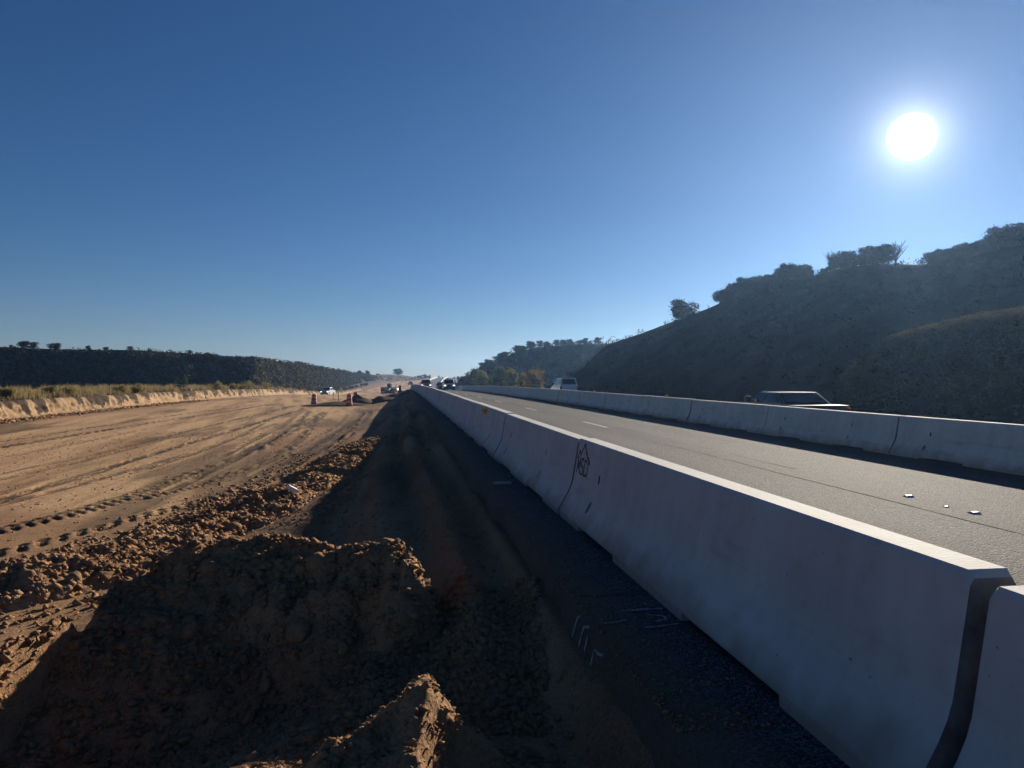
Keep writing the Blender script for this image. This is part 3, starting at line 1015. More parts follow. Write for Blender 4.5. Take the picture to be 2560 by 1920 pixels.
while ym < 690:
    j = (brng.normal() * .012, 0, brng.normal() * .006) if ym < 160 else (0, 0, 0)
    if k == 0: lab = 'concrete barrier across the lanes, leaving the picture at the right edge'
    elif k == 1: lab = 'concrete barrier across the lanes with a faded MSCI logo by its joint'
    elif k < 10: lab = '%s concrete barrier beyond the faded MSCI one across the lanes' % ORD[k - 2]
    elif ym < 170: lab = 'small pale concrete barrier in the distant end of the right row'
    else: lab = 'tiny pale concrete barrier of the right row climbing the far hill'
    if not (172 < ym < 262):
        place_barrier(10.3, ym, lab, G2, fine=ym < 60, marks=2 if k < 16 else 0, logo=LOGO_F if k == 0 else None,
                      refl='top' if k in (5, 7, 11, 13, 14) else None, jit=j)
    k += 1; ym += SEG

# raised pavement markers lying on the lane line
for i, (px, py) in enumerate([(2273, 1248), (2367, 1274), (2438, 1290)]):
    X, Y = gpt(px, py, -.08)
    o = MB().hexa([(-.05, -.06, 0), (.05, -.06, 0), (.05, .06, 0), (-.05, .06, 0)], [(-.035, -.02, .018), (.035, -.02, .018), (.035, .02, .018), (-.035, .02, .018)]).build('pavement_marker', M_WHBAND)
    o.location = (X, Y, cross(X) + float(Rz(Y)) + .004)
    o.scale = (1.0 if i != 1 else .5,) * 3
    tag(o, ['small white pavement marker on the lane seam, nearest the barrier across the lanes', 'tiny white chip between two pavement markers on the asphalt', 'white pavement marker on the near lane, closest to the right picture edge'][i], 'road marker')


# ------------------------------------------------------------------ hills
class Hill:
    def __init__(self, name, cols, base_d, ridge_d, back, seed, rough=.35, nr=46, material=None, step=3.0, top=.12, power=1.0, sil_shift=0.0, base_drop=.5):
        px = np.array([c[0] for c in cols], float); py = np.array([c[1] for c in cols], float)
        x = np.arange(px[0], px[-1] + .1, step)
        y = np.interp(x, px, py) + sil_shift
        bd = np.interp(x, [c[0] for c in base_d], [c[1] for c in base_d])
        rd = np.interp(x, [c[0] for c in ridge_d], [c[1] for c in ridge_d])
        self.x, self.bd, self.rd = x, bd, rd
        self.zr = CAM_Z - (y - 948.0) / FPX * rd
        bx, by = at(x, bd)
        self.zb = g_raw(bx, by) - base_drop
        self.top, self.power, self.seed, self.rough, self.back = top, power, seed, rough, back
        t = np.concatenate([np.linspace(0, 1, nr), 1 + np.linspace(0, 1, 12)[1:]])
        T, PX = np.meshgrid(t, x, indexing='ij')
        X, Y, Z = self.surface(T, PX)
        me = mesh_np(name, np.stack([X.ravel(), Y.ravel(), Z.ravel()], 1), grid_faces(len(t), len(x)))
        self.obj = link(name, me, material or M_HILL, None, True)
        tag(self.obj, kind='structure')

    def surface(self, T, PX):
        bd = np.interp(PX, self.x, self.bd); rd = np.interp(PX, self.x, self.rd)
        zr = np.interp(PX, self.x, self.zr); zb = np.interp(PX, self.x, self.zb)
        f_ = np.clip(T, 0, 1)
        prof = (f_ ** self.power)
        lim = 1 - self.top
        prof = np.where(f_ > lim, lim ** self.power + (1 - lim ** self.power) * (1 - (1 - (f_ - lim) / self.top) ** 2) if self.top > 0 else prof, prof)
        d = bd + (rd - bd) * f_ + self.back * np.clip(T - 1, 0, 1)
        s = (zr - CAM_Z) / rd
        over = np.clip(T - 1, 0, 1) * self.back
        z = zb + (zr - zb) * prof + np.minimum(.35 * s, .05) * over - .0012 * over ** 2
        X, Y = at(PX, d)
        n = self.rough * fbm(X * .12, Y * .12, 4, self.seed) + self.rough * .35 * fbm(X * .6, Y * .6, 3, self.seed + 3)
        z = z + n * np.clip(f_ * 4, 0, 1) * np.clip((1.0 - f_) * 3 + .15, 0, 1)
        return X, Y, z

    def point(self, t, px):
        X, Y, Z = self.surface(np.array([t]), np.array([px]))
        return float(X[0]), float(Y[0]), float(Z[0])


# left hill, its ridge running away to the right
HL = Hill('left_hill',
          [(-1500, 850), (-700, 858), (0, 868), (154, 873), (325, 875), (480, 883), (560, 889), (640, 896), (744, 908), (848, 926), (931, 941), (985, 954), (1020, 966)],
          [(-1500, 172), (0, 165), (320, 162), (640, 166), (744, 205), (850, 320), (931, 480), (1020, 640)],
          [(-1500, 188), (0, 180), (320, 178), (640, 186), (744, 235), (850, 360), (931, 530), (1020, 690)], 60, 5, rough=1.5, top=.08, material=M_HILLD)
# low far hill behind its end
HF = Hill('far_hill', [(880, 948), (930, 938), (960, 936), (1000, 937), (1040, 943), (1062, 947), (1085, 951)],
          [(880, 430), (1085, 560)], [(880, 500), (1085, 640)], 60, 15, rough=.4, top=.3)
# tree covered hill to the right of the road, far
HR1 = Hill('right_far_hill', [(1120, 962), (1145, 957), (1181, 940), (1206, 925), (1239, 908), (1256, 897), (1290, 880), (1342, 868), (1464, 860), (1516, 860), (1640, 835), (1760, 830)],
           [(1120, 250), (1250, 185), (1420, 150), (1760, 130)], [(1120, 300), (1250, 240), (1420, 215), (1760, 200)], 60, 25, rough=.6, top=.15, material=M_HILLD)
# big cut slope close to the road
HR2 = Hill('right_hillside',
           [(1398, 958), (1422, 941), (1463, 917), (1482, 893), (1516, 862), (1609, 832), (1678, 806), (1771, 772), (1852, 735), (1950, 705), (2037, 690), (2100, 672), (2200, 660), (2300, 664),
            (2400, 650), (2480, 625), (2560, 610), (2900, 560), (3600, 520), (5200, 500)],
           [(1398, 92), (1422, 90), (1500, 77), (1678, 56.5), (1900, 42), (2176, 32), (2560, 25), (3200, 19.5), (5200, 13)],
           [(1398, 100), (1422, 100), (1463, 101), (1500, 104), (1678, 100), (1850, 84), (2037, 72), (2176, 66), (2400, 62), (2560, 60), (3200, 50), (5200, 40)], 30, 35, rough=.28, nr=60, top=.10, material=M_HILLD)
# grassy spur in front of it at the right edge
HR3 = Hill('right_spur', [(2090, 960), (2150, 908), (2190, 872), (2222, 850), (2280, 832), (2380, 808), (2480, 790), (2560, 778), (2800, 752), (3600, 700), (5200, 660)],
           [(2090, 36), (2170, 33.2), (2560, 24.6), (3200, 18.6), (5200, 12.5)], [(2090, 37.5), (2170, 37), (2222, 38), (2300, 38.5), (2560, 36), (3200, 29), (5200, 20)], 14, 45, rough=.6, nr=40, top=.5, material=M_HILLD)


def hill_brush(name, hill, n, size, mat_, px0, px1, t0, t1, seed, leaf=.3, per=26, tpow=1.0, ramp=None):
    rng = np.random.RandomState(seed)
    PX = px0 + (px1 - px0) * rng.rand(n) ** (1.0 if ramp is None else .6); T = t0 + (t1 - t0) * rng.rand(n) ** tpow
    X, Y, Z = hill.surface(T, PX)
    keep = vnoise(X * .06, Y * .06, seed) > .12
    X, Y, Z = X[keep], Y[keep], Z[keep]
    s = size * (.55 + .9 * rng.rand(len(X)) ** 1.6)
    if ramp is not None:
        s = s * np.interp(PX[keep], ramp[0], ramp[1])
    C = np.stack([X, Y, Z + s * .35], 1)
    Rr = np.stack([s * .75, s * .75, s * .62], 1)
    v, f = leaf_cloud(C, Rr, per, leaf, rng, shell=.7)
    me = mesh_np(name, v, f)
    o = link(name, me, mat_)
    tag(o, kind='stuff')
    return o


tag(hill_brush('hill_sagebrush', HL, 4200, 1.15, M_SAGE, -700, 1000, .02, .93, 101, leaf=.36, per=30), 'sagebrush covering the dark slope of the left hill', 'sagebrush')
tag(hill_brush('hill_sagebrush', HL, 7000, 1.0, M_SAGE, 480, 1015, .01, .93, 111, leaf=.5, per=20, ramp=((480, 640, 850, 1015), (.75, .95, 1.3, 1.5))), 'sagebrush tops catching the sun on the right half of the left hill', 'sagebrush')
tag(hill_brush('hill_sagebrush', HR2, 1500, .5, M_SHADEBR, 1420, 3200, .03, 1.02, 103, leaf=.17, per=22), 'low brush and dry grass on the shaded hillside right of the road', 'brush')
M_SPUR = mat('spur_grass', (.06, .054, .035), .95, col2=(.17, .145, .09), scale=.9, spec=.1, transl=.4)
tag(hill_brush('hill_sagebrush', HR3, 6000, .2, M_SPUR, 2100, 3000, .03, 1.15, 104, leaf=.09, per=12, tpow=.5), 'dry grass and low brush on the near spur at the right edge', 'dry grass')
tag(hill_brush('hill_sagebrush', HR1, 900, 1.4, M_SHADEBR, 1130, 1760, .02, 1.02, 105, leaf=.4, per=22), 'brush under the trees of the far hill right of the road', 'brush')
tag(hill_brush('hill_sagebrush', HF, 160, 1.0, M_SAGE, 900, 1080, .1, .8, 106, leaf=.5, per=12), 'brush on the low far hill', 'brush')


# ------------------------------------------------------------------ bank cut along the left of the graded dirt
def build_bank():
    ys = np.concatenate([np.arange(14, 70, .16), np.arange(70, 130, .35), np.arange(130, 330, 1.2)])
    prof = np.linspace(0, 1, 22)
    XX = []; ZZ = []; CC = []
    V = []; C = []
    for y in ys:
        S = float(Sx(y))
        wob = .45 * float(fbm(np.array([y * .11]), np.array([3.]), 4, 7)[0])
        top = -22.95 + wob - .25 * abs(float(fbm(np.array([y * 1.3]), np.array([9.]), 3, 8)[0]))
        zt = gz(-26.6 + S, y); zb = gz(-21.2 + S, y)
        for t in prof:
            if t < .2:        # crumbled toe
                k = t / .2; u = top + .75 - .45 * k; z = zb - .08 + (.22 + .1 * vnoise(y * 1.2, 0., 3)) * k ** 1.5
            elif t < .8:
                k = (t - .2) / .6
                col = .22 * float(fbm(np.array([y * 1.3]), np.array([k * .8]), 5, 12)[0]) + .22 * float(vnoise(np.array([y * 3.3 + k]), np.array([k * 1.5]), 13)[0]) + .12 * float(vnoise(np.array([y * 9.0]), np.array([k * 4]), 14)[0])
                u = top + .30 - .22 * k + (col - .14) * math.sin(math.pi * min(1, k * 1.05)); z = zb + .14 + (zt - zb - .14) * k
            else:
                k = (t - .8) / .2; u = top + .08 - .02 * k - 3.4 * k; z = zt + .05 * (1 - k) + .10 * float(lump(np.array([y * 1.5]), np.array([k * 2.]), 4)[0]) * (1 - k) + .03 - .05 * k
            V.append((u + S, y, z))
            st = float(vnoise(np.array([y * 1.6]), np.array([t * 2.]), 30)[0])
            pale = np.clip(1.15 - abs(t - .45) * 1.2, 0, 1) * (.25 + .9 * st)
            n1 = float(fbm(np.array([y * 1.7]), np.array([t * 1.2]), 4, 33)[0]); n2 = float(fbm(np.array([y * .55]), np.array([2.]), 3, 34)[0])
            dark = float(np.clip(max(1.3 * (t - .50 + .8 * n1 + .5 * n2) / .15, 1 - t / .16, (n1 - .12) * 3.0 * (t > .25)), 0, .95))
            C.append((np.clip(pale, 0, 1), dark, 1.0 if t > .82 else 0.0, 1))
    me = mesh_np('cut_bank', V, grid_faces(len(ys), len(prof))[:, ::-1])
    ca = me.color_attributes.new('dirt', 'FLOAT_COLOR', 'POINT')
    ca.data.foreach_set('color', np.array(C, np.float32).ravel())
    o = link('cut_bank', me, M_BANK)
    tag(o, kind='structure')


build_bank()


def grass_strip(name, n, yr, ur, h, seed, mat_, label, blades=26):
    rng = np.random.RandomState(seed)
    y = yr[0] + (yr[1] - yr[0]) * rng.rand(n) ** 1.3; u = ur[0] + (ur[1] - ur[0]) * rng.rand(n)
    X = u + Sx(y); keep = (vnoise(y * .25, u * .4, seed) + .35 * rng.rand(n)) > .58
    X, y = X[keep], y[keep]
    Z = gzt(X, y)
    hh = h * (.4 + .9 * rng.rand(len(X)))
    m = len(X) * blades
    bx = np.repeat(X, blades) + rng.normal(size=m) * .16; by = np.repeat(y, blades) + rng.normal(size=m) * .16
    bz = np.repeat(Z, blades) - .03
    bh = np.repeat(hh, blades) * (.5 + .6 * rng.rand(m))
    a = rng.rand(m) * 2 * math.pi; lean = .35 * rng.rand(m)
    w = .018 + .022 * rng.rand(m)
    p0 = np.stack([bx - w * np.cos(a), by - w * np.sin(a), bz], 1); p1 = np.stack([bx + w * np.cos(a), by + w * np.sin(a), bz], 1)
    b2 = rng.rand(m) * 2 * math.pi
    p2 = np.stack([bx + bh * lean * np.cos(b2), by + bh * lean * np.sin(b2), bz + bh], 1)
    V = np.stack([p0, p1, p2], 1).reshape(-1, 3)
    me = mesh_np(name, V, np.arange(len(V)).reshape(-1, 3))
    o = link(name, me, mat_)
    tag(o, label, 'grass', kind='stuff')


grass_strip('dry_grass', 3200, (22, 190), (-40, -24.2), .8, 71, M_GRASS, 'tall dry grass on the terrace above the cut bank')
grass_strip('dry_grass', 900, (60, 330), (-34, -23.9), .8, 72, M_GRASS, 'pale dry grass along the far part of the cut bank')


# ------------------------------------------------------------------ mounds of loose dirt
def px_mound(name, crest, front, back, xr, dr, res, label, seed, lumps=(), amp=1.0, end_soft=40):
    cx = np.array([c[0] for c in crest], float); cy = np.array([c[1] for c in crest], float); cd = np.array([c[2] for c in crest], float)
    cz = CAM_Z - (cy - 948) / FPX * cd
    nx = int((xr[1] - xr[0]) / res); nd = int((dr[1] - dr[0]) / res)
    xs = np.linspace(xr[0], xr[1], nx); ds = np.linspace(dr[0], dr[1], nd)
    XC, DD = np.meshgrid(xs, ds)
    PX = 1280 + FPX * XC / DD
    # follow the crest in true plan position, not along the line of sight
    wx = (cx - 1280) / FPX * cd
    dc = np.interp(XC, wx, cd); zc = np.interp(XC, wx, cz)
    X = XC * cY + DD * sY; Y = -XC * sY + DD * cY
    w1 = .18 * fbm(X * 1.1, Y * 1.1, 3, seed)
    q = DD - dc + w1
    z = np.where(q < 0, zc + front * q - .10 * np.clip(-q, 0, .35), zc - back * q)
    z = z - .03 * np.exp(-(q / .12) ** 2)
    for (lx, ld, lr, lh) in lumps:
        rr = np.hypot(XC - lx, DD - ld)
        z = z + lh * np.clip(1 - (rr / lr) ** 2, 0, 1) ** .8
    g = g_raw(X, Y)
    ab = sstep(.0, .25, z - g)
    det = amp * (.06 * fbm(X * 2.2, Y * 2.2, 3, seed + 1) + .10 * lump(X * 4.2, Y * 4.2, seed + 2) * sstep(.45, .7, vnoise(X * 1.4, Y * 1.4, seed + 4))
                 + .055 * lump(X * 8.5, Y * 8.5, seed + 5) * sstep(.3, .6, vnoise(X * 2.3, Y * 2.3, seed + 6)) + .030 * lump(X * 19, Y * 19, seed + 7) * sstep(.2, .5, vnoise(X * 4.3, Y * 4.3, seed + 9))
                 + .014 * lump(X * 40, Y * 40, seed + 8) + .02 * fbm(X * 14, Y * 14, 3, seed + 3))
    z = z + det * sstep(-.10, .16, z - g)
    z = np.where(z < g - .25, g - .25, z)
    me = mesh_np(name, np.stack([X.ravel(), Y.ravel(), z.ravel()], 1), grid_faces(nd, nx))
    o = link(name, me, M_PILE, None, True)
    tag(o, label, 'dirt mound')

    def height(X, Y):
        xc, d = to_cam(X, Y)
        i = int(np.clip((d - dr[0]) / (dr[1] - dr[0]) * (nd - 1), 0, nd - 1)); j = int(np.clip((xc - xr[0]) / (xr[1] - xr[0]) * (nx - 1), 0, nx - 1))
        return float(z[i, j])
    return o, height


MOUND, mound_z = px_mound('dirt_mound',
    [(-500, 1790, 3.3), (-150, 1700, 3.9), (0, 1645, 4.3), (139, 1585, 4.7), (184, 1515, 5.0), (268, 1465, 5.3), (398, 1416, 5.6), (497, 1398, 5.75), (597, 1366, 5.9),
     (706, 1364, 6.0), (796, 1378, 6.0), (875, 1392, 5.9), (975, 1404, 5.85), (1000, 1412, 5.75), (1022, 1440, 5.6), (1050, 1492, 5.5), (1085, 1545, 5.4), (1125, 1605, 5.3), (1180, 1720, 5.2), (1300, 2400, 5.0)],
    .60, .75, (-4.6, .35), (3.3, 8.6), .0165, 'big mound of loose brown dirt in the left foreground, mostly in shade', 200,
    lumps=[(-1.33, 5.15, .30, .16), (-1.62, 5.35, .22, .10), (-.78, 5.35, .30, .10), (-.75, 5.15, .22, .05), (-.98, 5.6, .2, .08), (-2.4, 4.9, .4, .08)])
SMALL, small_z = px_mound('dirt_mound',
    [(520, 2110, 2.62), (640, 2010, 2.72), (720, 1960, 2.78), (771, 1915, 2.82), (800, 1880, 2.84), (840, 1872, 2.88), (880, 1855, 2.91), (930, 1830, 2.95), (985, 1790, 3.0), (1015, 1755, 3.02), (1040, 1742, 3.04), (1060, 1748, 3.05), (1078, 1782, 3.07), (1093, 1815, 3.1),
     (1125, 1845, 3.13), (1175, 1885, 3.18), (1240, 1950, 3.2), (1320, 2050, 3.25)],
    .55, .9, (-1.3, .35), (2.1, 4.2), .0095, 'small pointed mound of dirt at the bottom edge, its peak catching the sun', 230, amp=1.2)


def windrow():
    pts = [(905, 1135), (868, 1182), (770, 1232), (640, 1290), (500, 1340), (360, 1388), (180, 1428), (0, 1462), (-300, 1520)]
    P = np.array([gpt(px, py, -.98) for px, py in pts])
    seg = np.hypot(*np.diff(P, axis=0).T); s = np.concatenate([[0], np.cumsum(seg)])
    ss = np.arange(0, s[-1], .025)
    C = np.stack([np.interp(ss, s, P[:, 0]), np.interp(ss, s, P[:, 1])], 1)
    ker = np.hanning(81); ker /= ker.sum()
    C = np.stack([np.convolve(np.pad(C[:, i], 40, mode='edge'), ker, 'valid') for i in range(2)], 1)
    T = np.gradient(C, axis=0); T /= np.linalg.norm(T, axis=1)[:, None]
    N = np.stack([T[:, 1], -T[:, 0]], 1)
    ws = np.linspace(-1.7, 1.3, 120)
    SS, W = np.meshgrid(ss, ws, indexing='ij')
    X = C[:, 0][:, None] + N[:, 0][:, None] * W; Y = C[:, 1][:, None] + N[:, 1][:, None] * W
    g = g_raw(X.ravel(), Y.ravel()).reshape(X.shape)
    wid = .75 + .35 * fbm(SS * .35, SS * 0, 3, 5)
    hgt = (.12 + .13 * fbm(SS * .45, SS * 0 + 4, 3, 6)) * sstep(0, 2.5, SS)
    body = np.clip(1 - np.abs(W + .25 * fbm(SS * .6, SS * 0, 2, 8)) / (wid + .5), 0, 1)
    body = body * body * (3 - 2 * body)
    env = sstep(0, .25, body)
    z = g - .12 + (hgt + .12) * body + env * (.05 * lump(X * 3.2, Y * 3.2, 301) * sstep(.6, .8, vnoise(X * .8, Y * .8, 302)) + .085 * lump(X * 6.0, Y * 6.0, 303) * sstep(.25, .6, vnoise(X * 1.5, Y * 1.5, 304))
            + .065 * lump(X * 11, Y * 11, 305) * sstep(.2, .5, vnoise(X * 3.1, Y * 3.1, 309)) + .035 * lump(X * 20, Y * 20, 306) + .05 * fbm(X * 3.0, Y * 3.0, 5, 307))
    me = mesh_np('dirt_windrow', np.stack([X.ravel(), Y.ravel(), z.ravel()], 1), grid_faces(len(ss), len(ws)))
    o = link('dirt_windrow', me, M_PILE, None, True)
    tag(o, 'long low windrow of crumbly brown clods along the near edge of the graded dirt', 'dirt windrow')
    def height(k, w):
        j = np.clip(((w - ws[0]) / (ws[-1] - ws[0]) * (len(ws) - 1)), 0, len(ws) - 1).astype(int)
        return z[k, j]
    return C, N, height


WC, WN, wind_z = windrow()


M_DPILE = dirt_mat('shaded_loose_dirt', attr=False, a=(.20, .14, .09), b=(.12, .08, .052), dark=(.05, .034, .024))  # darker copy of the loose dirt, the piles' shaded side put into its colour


def round_pile(px, peak_y, depth, rad, label, seed, stretch=1.0):
    X0, Y0 = at(px, depth); zp = zof(peak_y, depth)
    n = 40
    rr = np.linspace(0, 1, 16); aa = np.linspace(0, 2 * math.pi, n, endpoint=False)
    R_, A = np.meshgrid(rr, aa, indexing='ij')
    X = X0 + R_ * rad * stretch * np.cos(A); Y = Y0 + R_ * rad * np.sin(A)
    g = g_raw(X.ravel(), Y.ravel()).reshape(X.shape)
    prof = (1 - R_) ** .92 * (1 + .3 * fbm(X * .8, Y * .8, 3, seed))
    z = g - .1 * (R_ > .9) + (zp - gz(X0, Y0)) * prof + .06 * lump(X * 3, Y * 3, seed) * (1 - R_)
    me = mesh_np('dirt_pile', np.stack([X.ravel(), Y.ravel(), z.ravel()], 1), grid_faces(len(rr), n, True))
    tag(link('dirt_pile', me, M_DPILE, None, True), label, 'dirt pile')


round_pile(893, 987, 69, 1.9, 'dark rounded dirt pile just right of the right-hand drum', 401)
round_pile(949, 990, 70, 1.7, 'dark pointed dirt pile nearer the barrier, right of the rounded one', 402)
round_pile(985, 984, 82, 2.0, 'low brown dirt pile beside the foot of the far barriers', 403, 1.3)
round_pile(840, 1004, 66, 1.5, 'low strip of dark clods between the two traffic drums', 404, 2.2)

# loose clods: the largest ones each an object, the crumbs between them one mass
CLODS = []
for i in range(5):
    bm = bmesh.new(); bmesh.ops.create_icosphere(bm, subdivisions=3, radius=1.0)
    rr_ = np.random.RandomState(500 + i)
    off = rr_.rand(3) * 20
    for v in bm.verts:
        c = v.co
        n = float(fbm(np.array([c.x * 1.3 + off[0] + c.z]), np.array([c.y * 1.3 + off[1] - c.z * .7]), 3, 600 + i)[0])
        n2 = float(lump(np.array([c.x * 2.6 + off[1] + c.z]), np.array([c.y * 2.6 + off[2] - c.z * 1.3]), 650 + i)[0])
        f = 1 + .45 * n + .28 * (n2 - .5)
        v.co = Vector((c.x * f, c.y * f, c.z * f * .72))
    me = bpy.data.meshes.new('dirt_clod'); bm.to_mesh(me); bm.free()
    me.polygons.foreach_set('use_smooth', [True] * len(me.polygons))
    me.materials.append(M_PILE)
    CLODS.append(me)


def clod(X, Y, Z, s, label, group, rng):
    o = bpy.data.objects.new('dirt_clod', CLODS[rng.randint(5)])
    o.location = (X, Y, Z); o.scale = (s * (.8 + .5 * rng.rand()), s * (.8 + .4 * rng.rand()), s * (.8 + .3 * rng.rand()))
    o.rotation_euler = (rng.rand() * .8, rng.rand() * .8, rng.rand() * 6.3)
    COL.objects.link(o)
    tag(o, label, 'dirt clod', group)


crng = np.random.RandomState(77)
for i in range(120):
    k = int(len(WC) * (.05 + .9 * crng.rand())); w = crng.normal() * .55
    X, Y = WC[k] + WN[k] * w
    d = math.hypot(X, Y)
    s = .03 + .065 * crng.rand() ** 2.2
    z = float(wind_z(k, np.array(w))) + s * .25
    clod(X, Y, z, s, 'brown dirt clod lying along the sunlit windrow', 'clods along the windrow', crng)
for i in range(90):
    xc = -3.6 + 3.6 * crng.rand(); d = 4.4 + 1.5 * crng.rand()
    X = xc * cY + d * sY; Y = -xc * sY + d * cY
    s = .022 + .055 * crng.rand() ** 2.5
    clod(X, Y, mound_z(X, Y) + s * .2, s, 'brown dirt clod on the big foreground mound', 'clods on the foreground mound', crng)


def crumbs(name, X, Y, Z, s, label, seed):
    rng = np.random.RandomState(seed)
    n = len(X)
    base = np.array([(1, 0, 0), (0, 1, 0), (-1, 0, 0), (0, -1, 0), (.1, .1, .9), (0, 0, -.7)], float)
    fac = np.array([(0, 1, 4), (1, 2, 4), (2, 3, 4), (3, 0, 4), (1, 0, 5), (2, 1, 5), (3, 2, 5), (0, 3, 5)])
    a = rng.rand(n) * 6.28
    ca, sa = np.cos(a), np.sin(a)
    B = np.repeat(base[None], n, 0) + .30 * rng.normal(size=(n, 6, 3))
    B[..., 0] *= (.75 + .6 * rng.rand(n))[:, None]
    x = B[..., 0] * ca[:, None] - B[..., 1] * sa[:, None]; y = B[..., 0] * sa[:, None] + B[..., 1] * ca[:, None]
    V = np.stack([X[:, None] + x * s[:, None], Y[:, None] + y * s[:, None], Z[:, None] + B[..., 2] * s[:, None] * .8], -1).reshape(-1, 3)
    F = (fac[None] + 6 * np.arange(n)[:, None, None]).reshape(-1, 3)
    tag(link(name, mesh_np(name, V, F), M_PILE, None, True), label, 'loose dirt', kind='stuff')


r_ = np.random.RandomState(91)
n = 20000
xc = -3.9 + 4.1 * r_.rand(n); d = 3.9 + 2.2 * r_.rand(n)
X = xc * cY + d * sY; Y = -xc * sY + d * cY
Z = np.maximum(np.array([mound_z(a, b) for a, b in zip(X, Y)]), g_raw(X, Y) + ground_detail(X, Y)[0])
crumbs('loose_crumbs', X, Y, Z, .006 + .040 * r_.rand(n) ** 3.5, 'loose crumbs and small stones over the foreground mound', 92)
n = 7000
xc = -1.25 + 1.5 * r_.rand(n); d = 2.4 + 1.4 * r_.rand(n)
X = xc * cY + d * sY; Y = -xc * sY + d * cY
Z = np.maximum(np.array([small_z(a, b) for a, b in zip(X, Y)]), g_raw(X, Y) + ground_detail(X, Y)[0])
crumbs('loose_crumbs', X, Y, Z, .003 + .020 * r_.rand(n) ** 3.5, 'loose crumbs over the small pointed mound at the bottom edge', 97)
n = 36000
k = (len(WC) * r_.rand(n)).astype(int); w = r_.normal(size=n) * .75
X = WC[k, 0] + WN[k, 0] * w; Y = WC[k, 1] + WN[k, 1] * w
crumbs('loose_crumbs', X, Y, np.where(np.abs(w) < 1.25, wind_z(k, w), g_raw(X, Y) + .01), .007 + .058 * r_.rand(n) ** 3.2, 'crumbled soil along the sunlit windrow', 93)
n = 9000
Y = 3.2 + 26 * r_.rand(n) ** 1.6; X = -2.4 + 3.3 * r_.rand(n)
crumbs('loose_crumbs', X, Y, g_raw(X, Y) + ground_detail(X, Y)[0], .005 + .030 * r_.rand(n) ** 4, 'loose gravel and crumbs on the shaded verge beside the pavement', 94)
n = 12000
Y = 7.5 + 30 * r_.rand(n) ** 1.4; X = -2.5 - 15 * r_.rand(n)
crumbs('loose_crumbs', X, Y, g_raw(X, Y) + ground_detail(X, Y)[0], .006 + .030 * r_.rand(n) ** 4, 'small crumbs scattered over the sunlit graded dirt', 98)
n = 2500
Y = 3.0 + 30 * r_.rand(n) ** 1.8; X = 1.12 + .5 * r_.rand(n) ** 1.8
crumbs('loose_crumbs', X, Y, cross(X) + Rz(Y) + .003, .004 + .010 * r_.rand(n) ** 3, 'grit scattered on the narrow asphalt shoulder', 95)
n = 5000
Y = 20 + 70 * r_.rand(n) ** 1.5; X = -22.1 + .5 * r_.normal(size=n)
crumbs('loose_crumbs', X + Sx(Y), Y, g_raw(np.maximum(X, -21.9) + Sx(Y), Y) + .03, .03 + .11 * r_.rand(n) ** 2.5, 'dark crumbled soil along the foot of the cut bank', 96)

# litter
X, Y = gpt(727, 1247, -.75)
o = MB().box(-.10, .10, -.06, .06, 0, .09).build('paper_scrap', M_PAPER, bevel=.012)
o.location = (X, Y, gz(X, Y) + .27); o.rotation_euler = (.3, .5, .7)
tag(o, 'crumpled white scrap lying on the sunlit clods of the windrow', 'litter')
X, Y = gpt(1257, 1219, 0)
o = MB().box(-.115, .115, -.06, .06, 0, .03).build('flat_scrap', mat('grey_card', (.30, .30, .28), .8, scale=9), bevel=.005)
o.location = (X, Y, cross(X) + float(Rz(Y)) + .004); o.rotation_euler = (0, 0, .12)
tag(o, 'flat grey chip lying on the shaded asphalt shoulder beside the barrier', 'litter')


# ------------------------------------------------------------------ traffic drums, stakes, sign
def drum_at(px, depth, label, rz=0.0):
    X, Y = at(px, depth)
    root = empty('traffic_drum', (X, Y, gz(X, Y) + .01), rz)
    tag(root, label, 'traffic drum', 'orange traffic drums on the graded dirt')
    MB().lathe([(.33, 0), (.33, .05), (.28, .07), (.24, .08)], 24).build('drum_base', M_RUBBER, root)
    levels = [(.265, .08), (.255, .28), (.243, .30), (.238, .46), (.228, .48), (.222, .64), (.212, .66), (.206, .80), (.196, .82), (.185, .96), (.15, 1.0), (.06, 1.01)]
    MB().lathe(levels, 24).build('drum_body', M_ORANGE, root)
    MB().lathe([(.2445, .305), (.2395, .455)], 24).build('white_band', M_WHBAND, root)
    MB().lathe([(.2135, .665), (.2075, .795)], 24).build('white_band', M_WHBAND, root)
    MB().tube([(-.09, 0, 1.0), (-.07, 0, 1.07), (.07, 0, 1.07), (.09, 0, 1.0)], .018, 6).build('handle', M_ORANGE, root)
    return root


drum_at(785, 66.5, 'left of the orange and white drums, standing on the open graded dirt')
drum_at(873, 64.5, 'orange and white drum in front of the dark dirt piles', .4)
drum_at(889, 76, 'orange drum half hidden behind the rounded dirt pile')
drum_at(1000, 104, 'small distant orange drum on the dirt near the far barriers')


def stake(px, depth, h, label, top=True):
    X, Y = at(px, depth)
    root = empty('survey_stake', (X, Y, float(gzt(X, Y)) - .05))
    tag(root, label, 'stake', 'wooden survey stakes')
    MB().box(-.03, .03, -.012, .012, 0, h).build('lath', M_WOOD, root)
    if top:
        MB().box(-.034, .034, -.016, .016, h * .72, h + .004).build('orange_tip', M_ORANGE, root)
    return root


stake(846, 70, 1.15, 'thin wooden stake between the drums, in front of the low clods')
stake(833, 88, .9, 'short pale stake just right of the white pickup on the dirt')
def ter0(px, back=.9):
    return (23.2 + back) * FPX / (1000.0 - px)


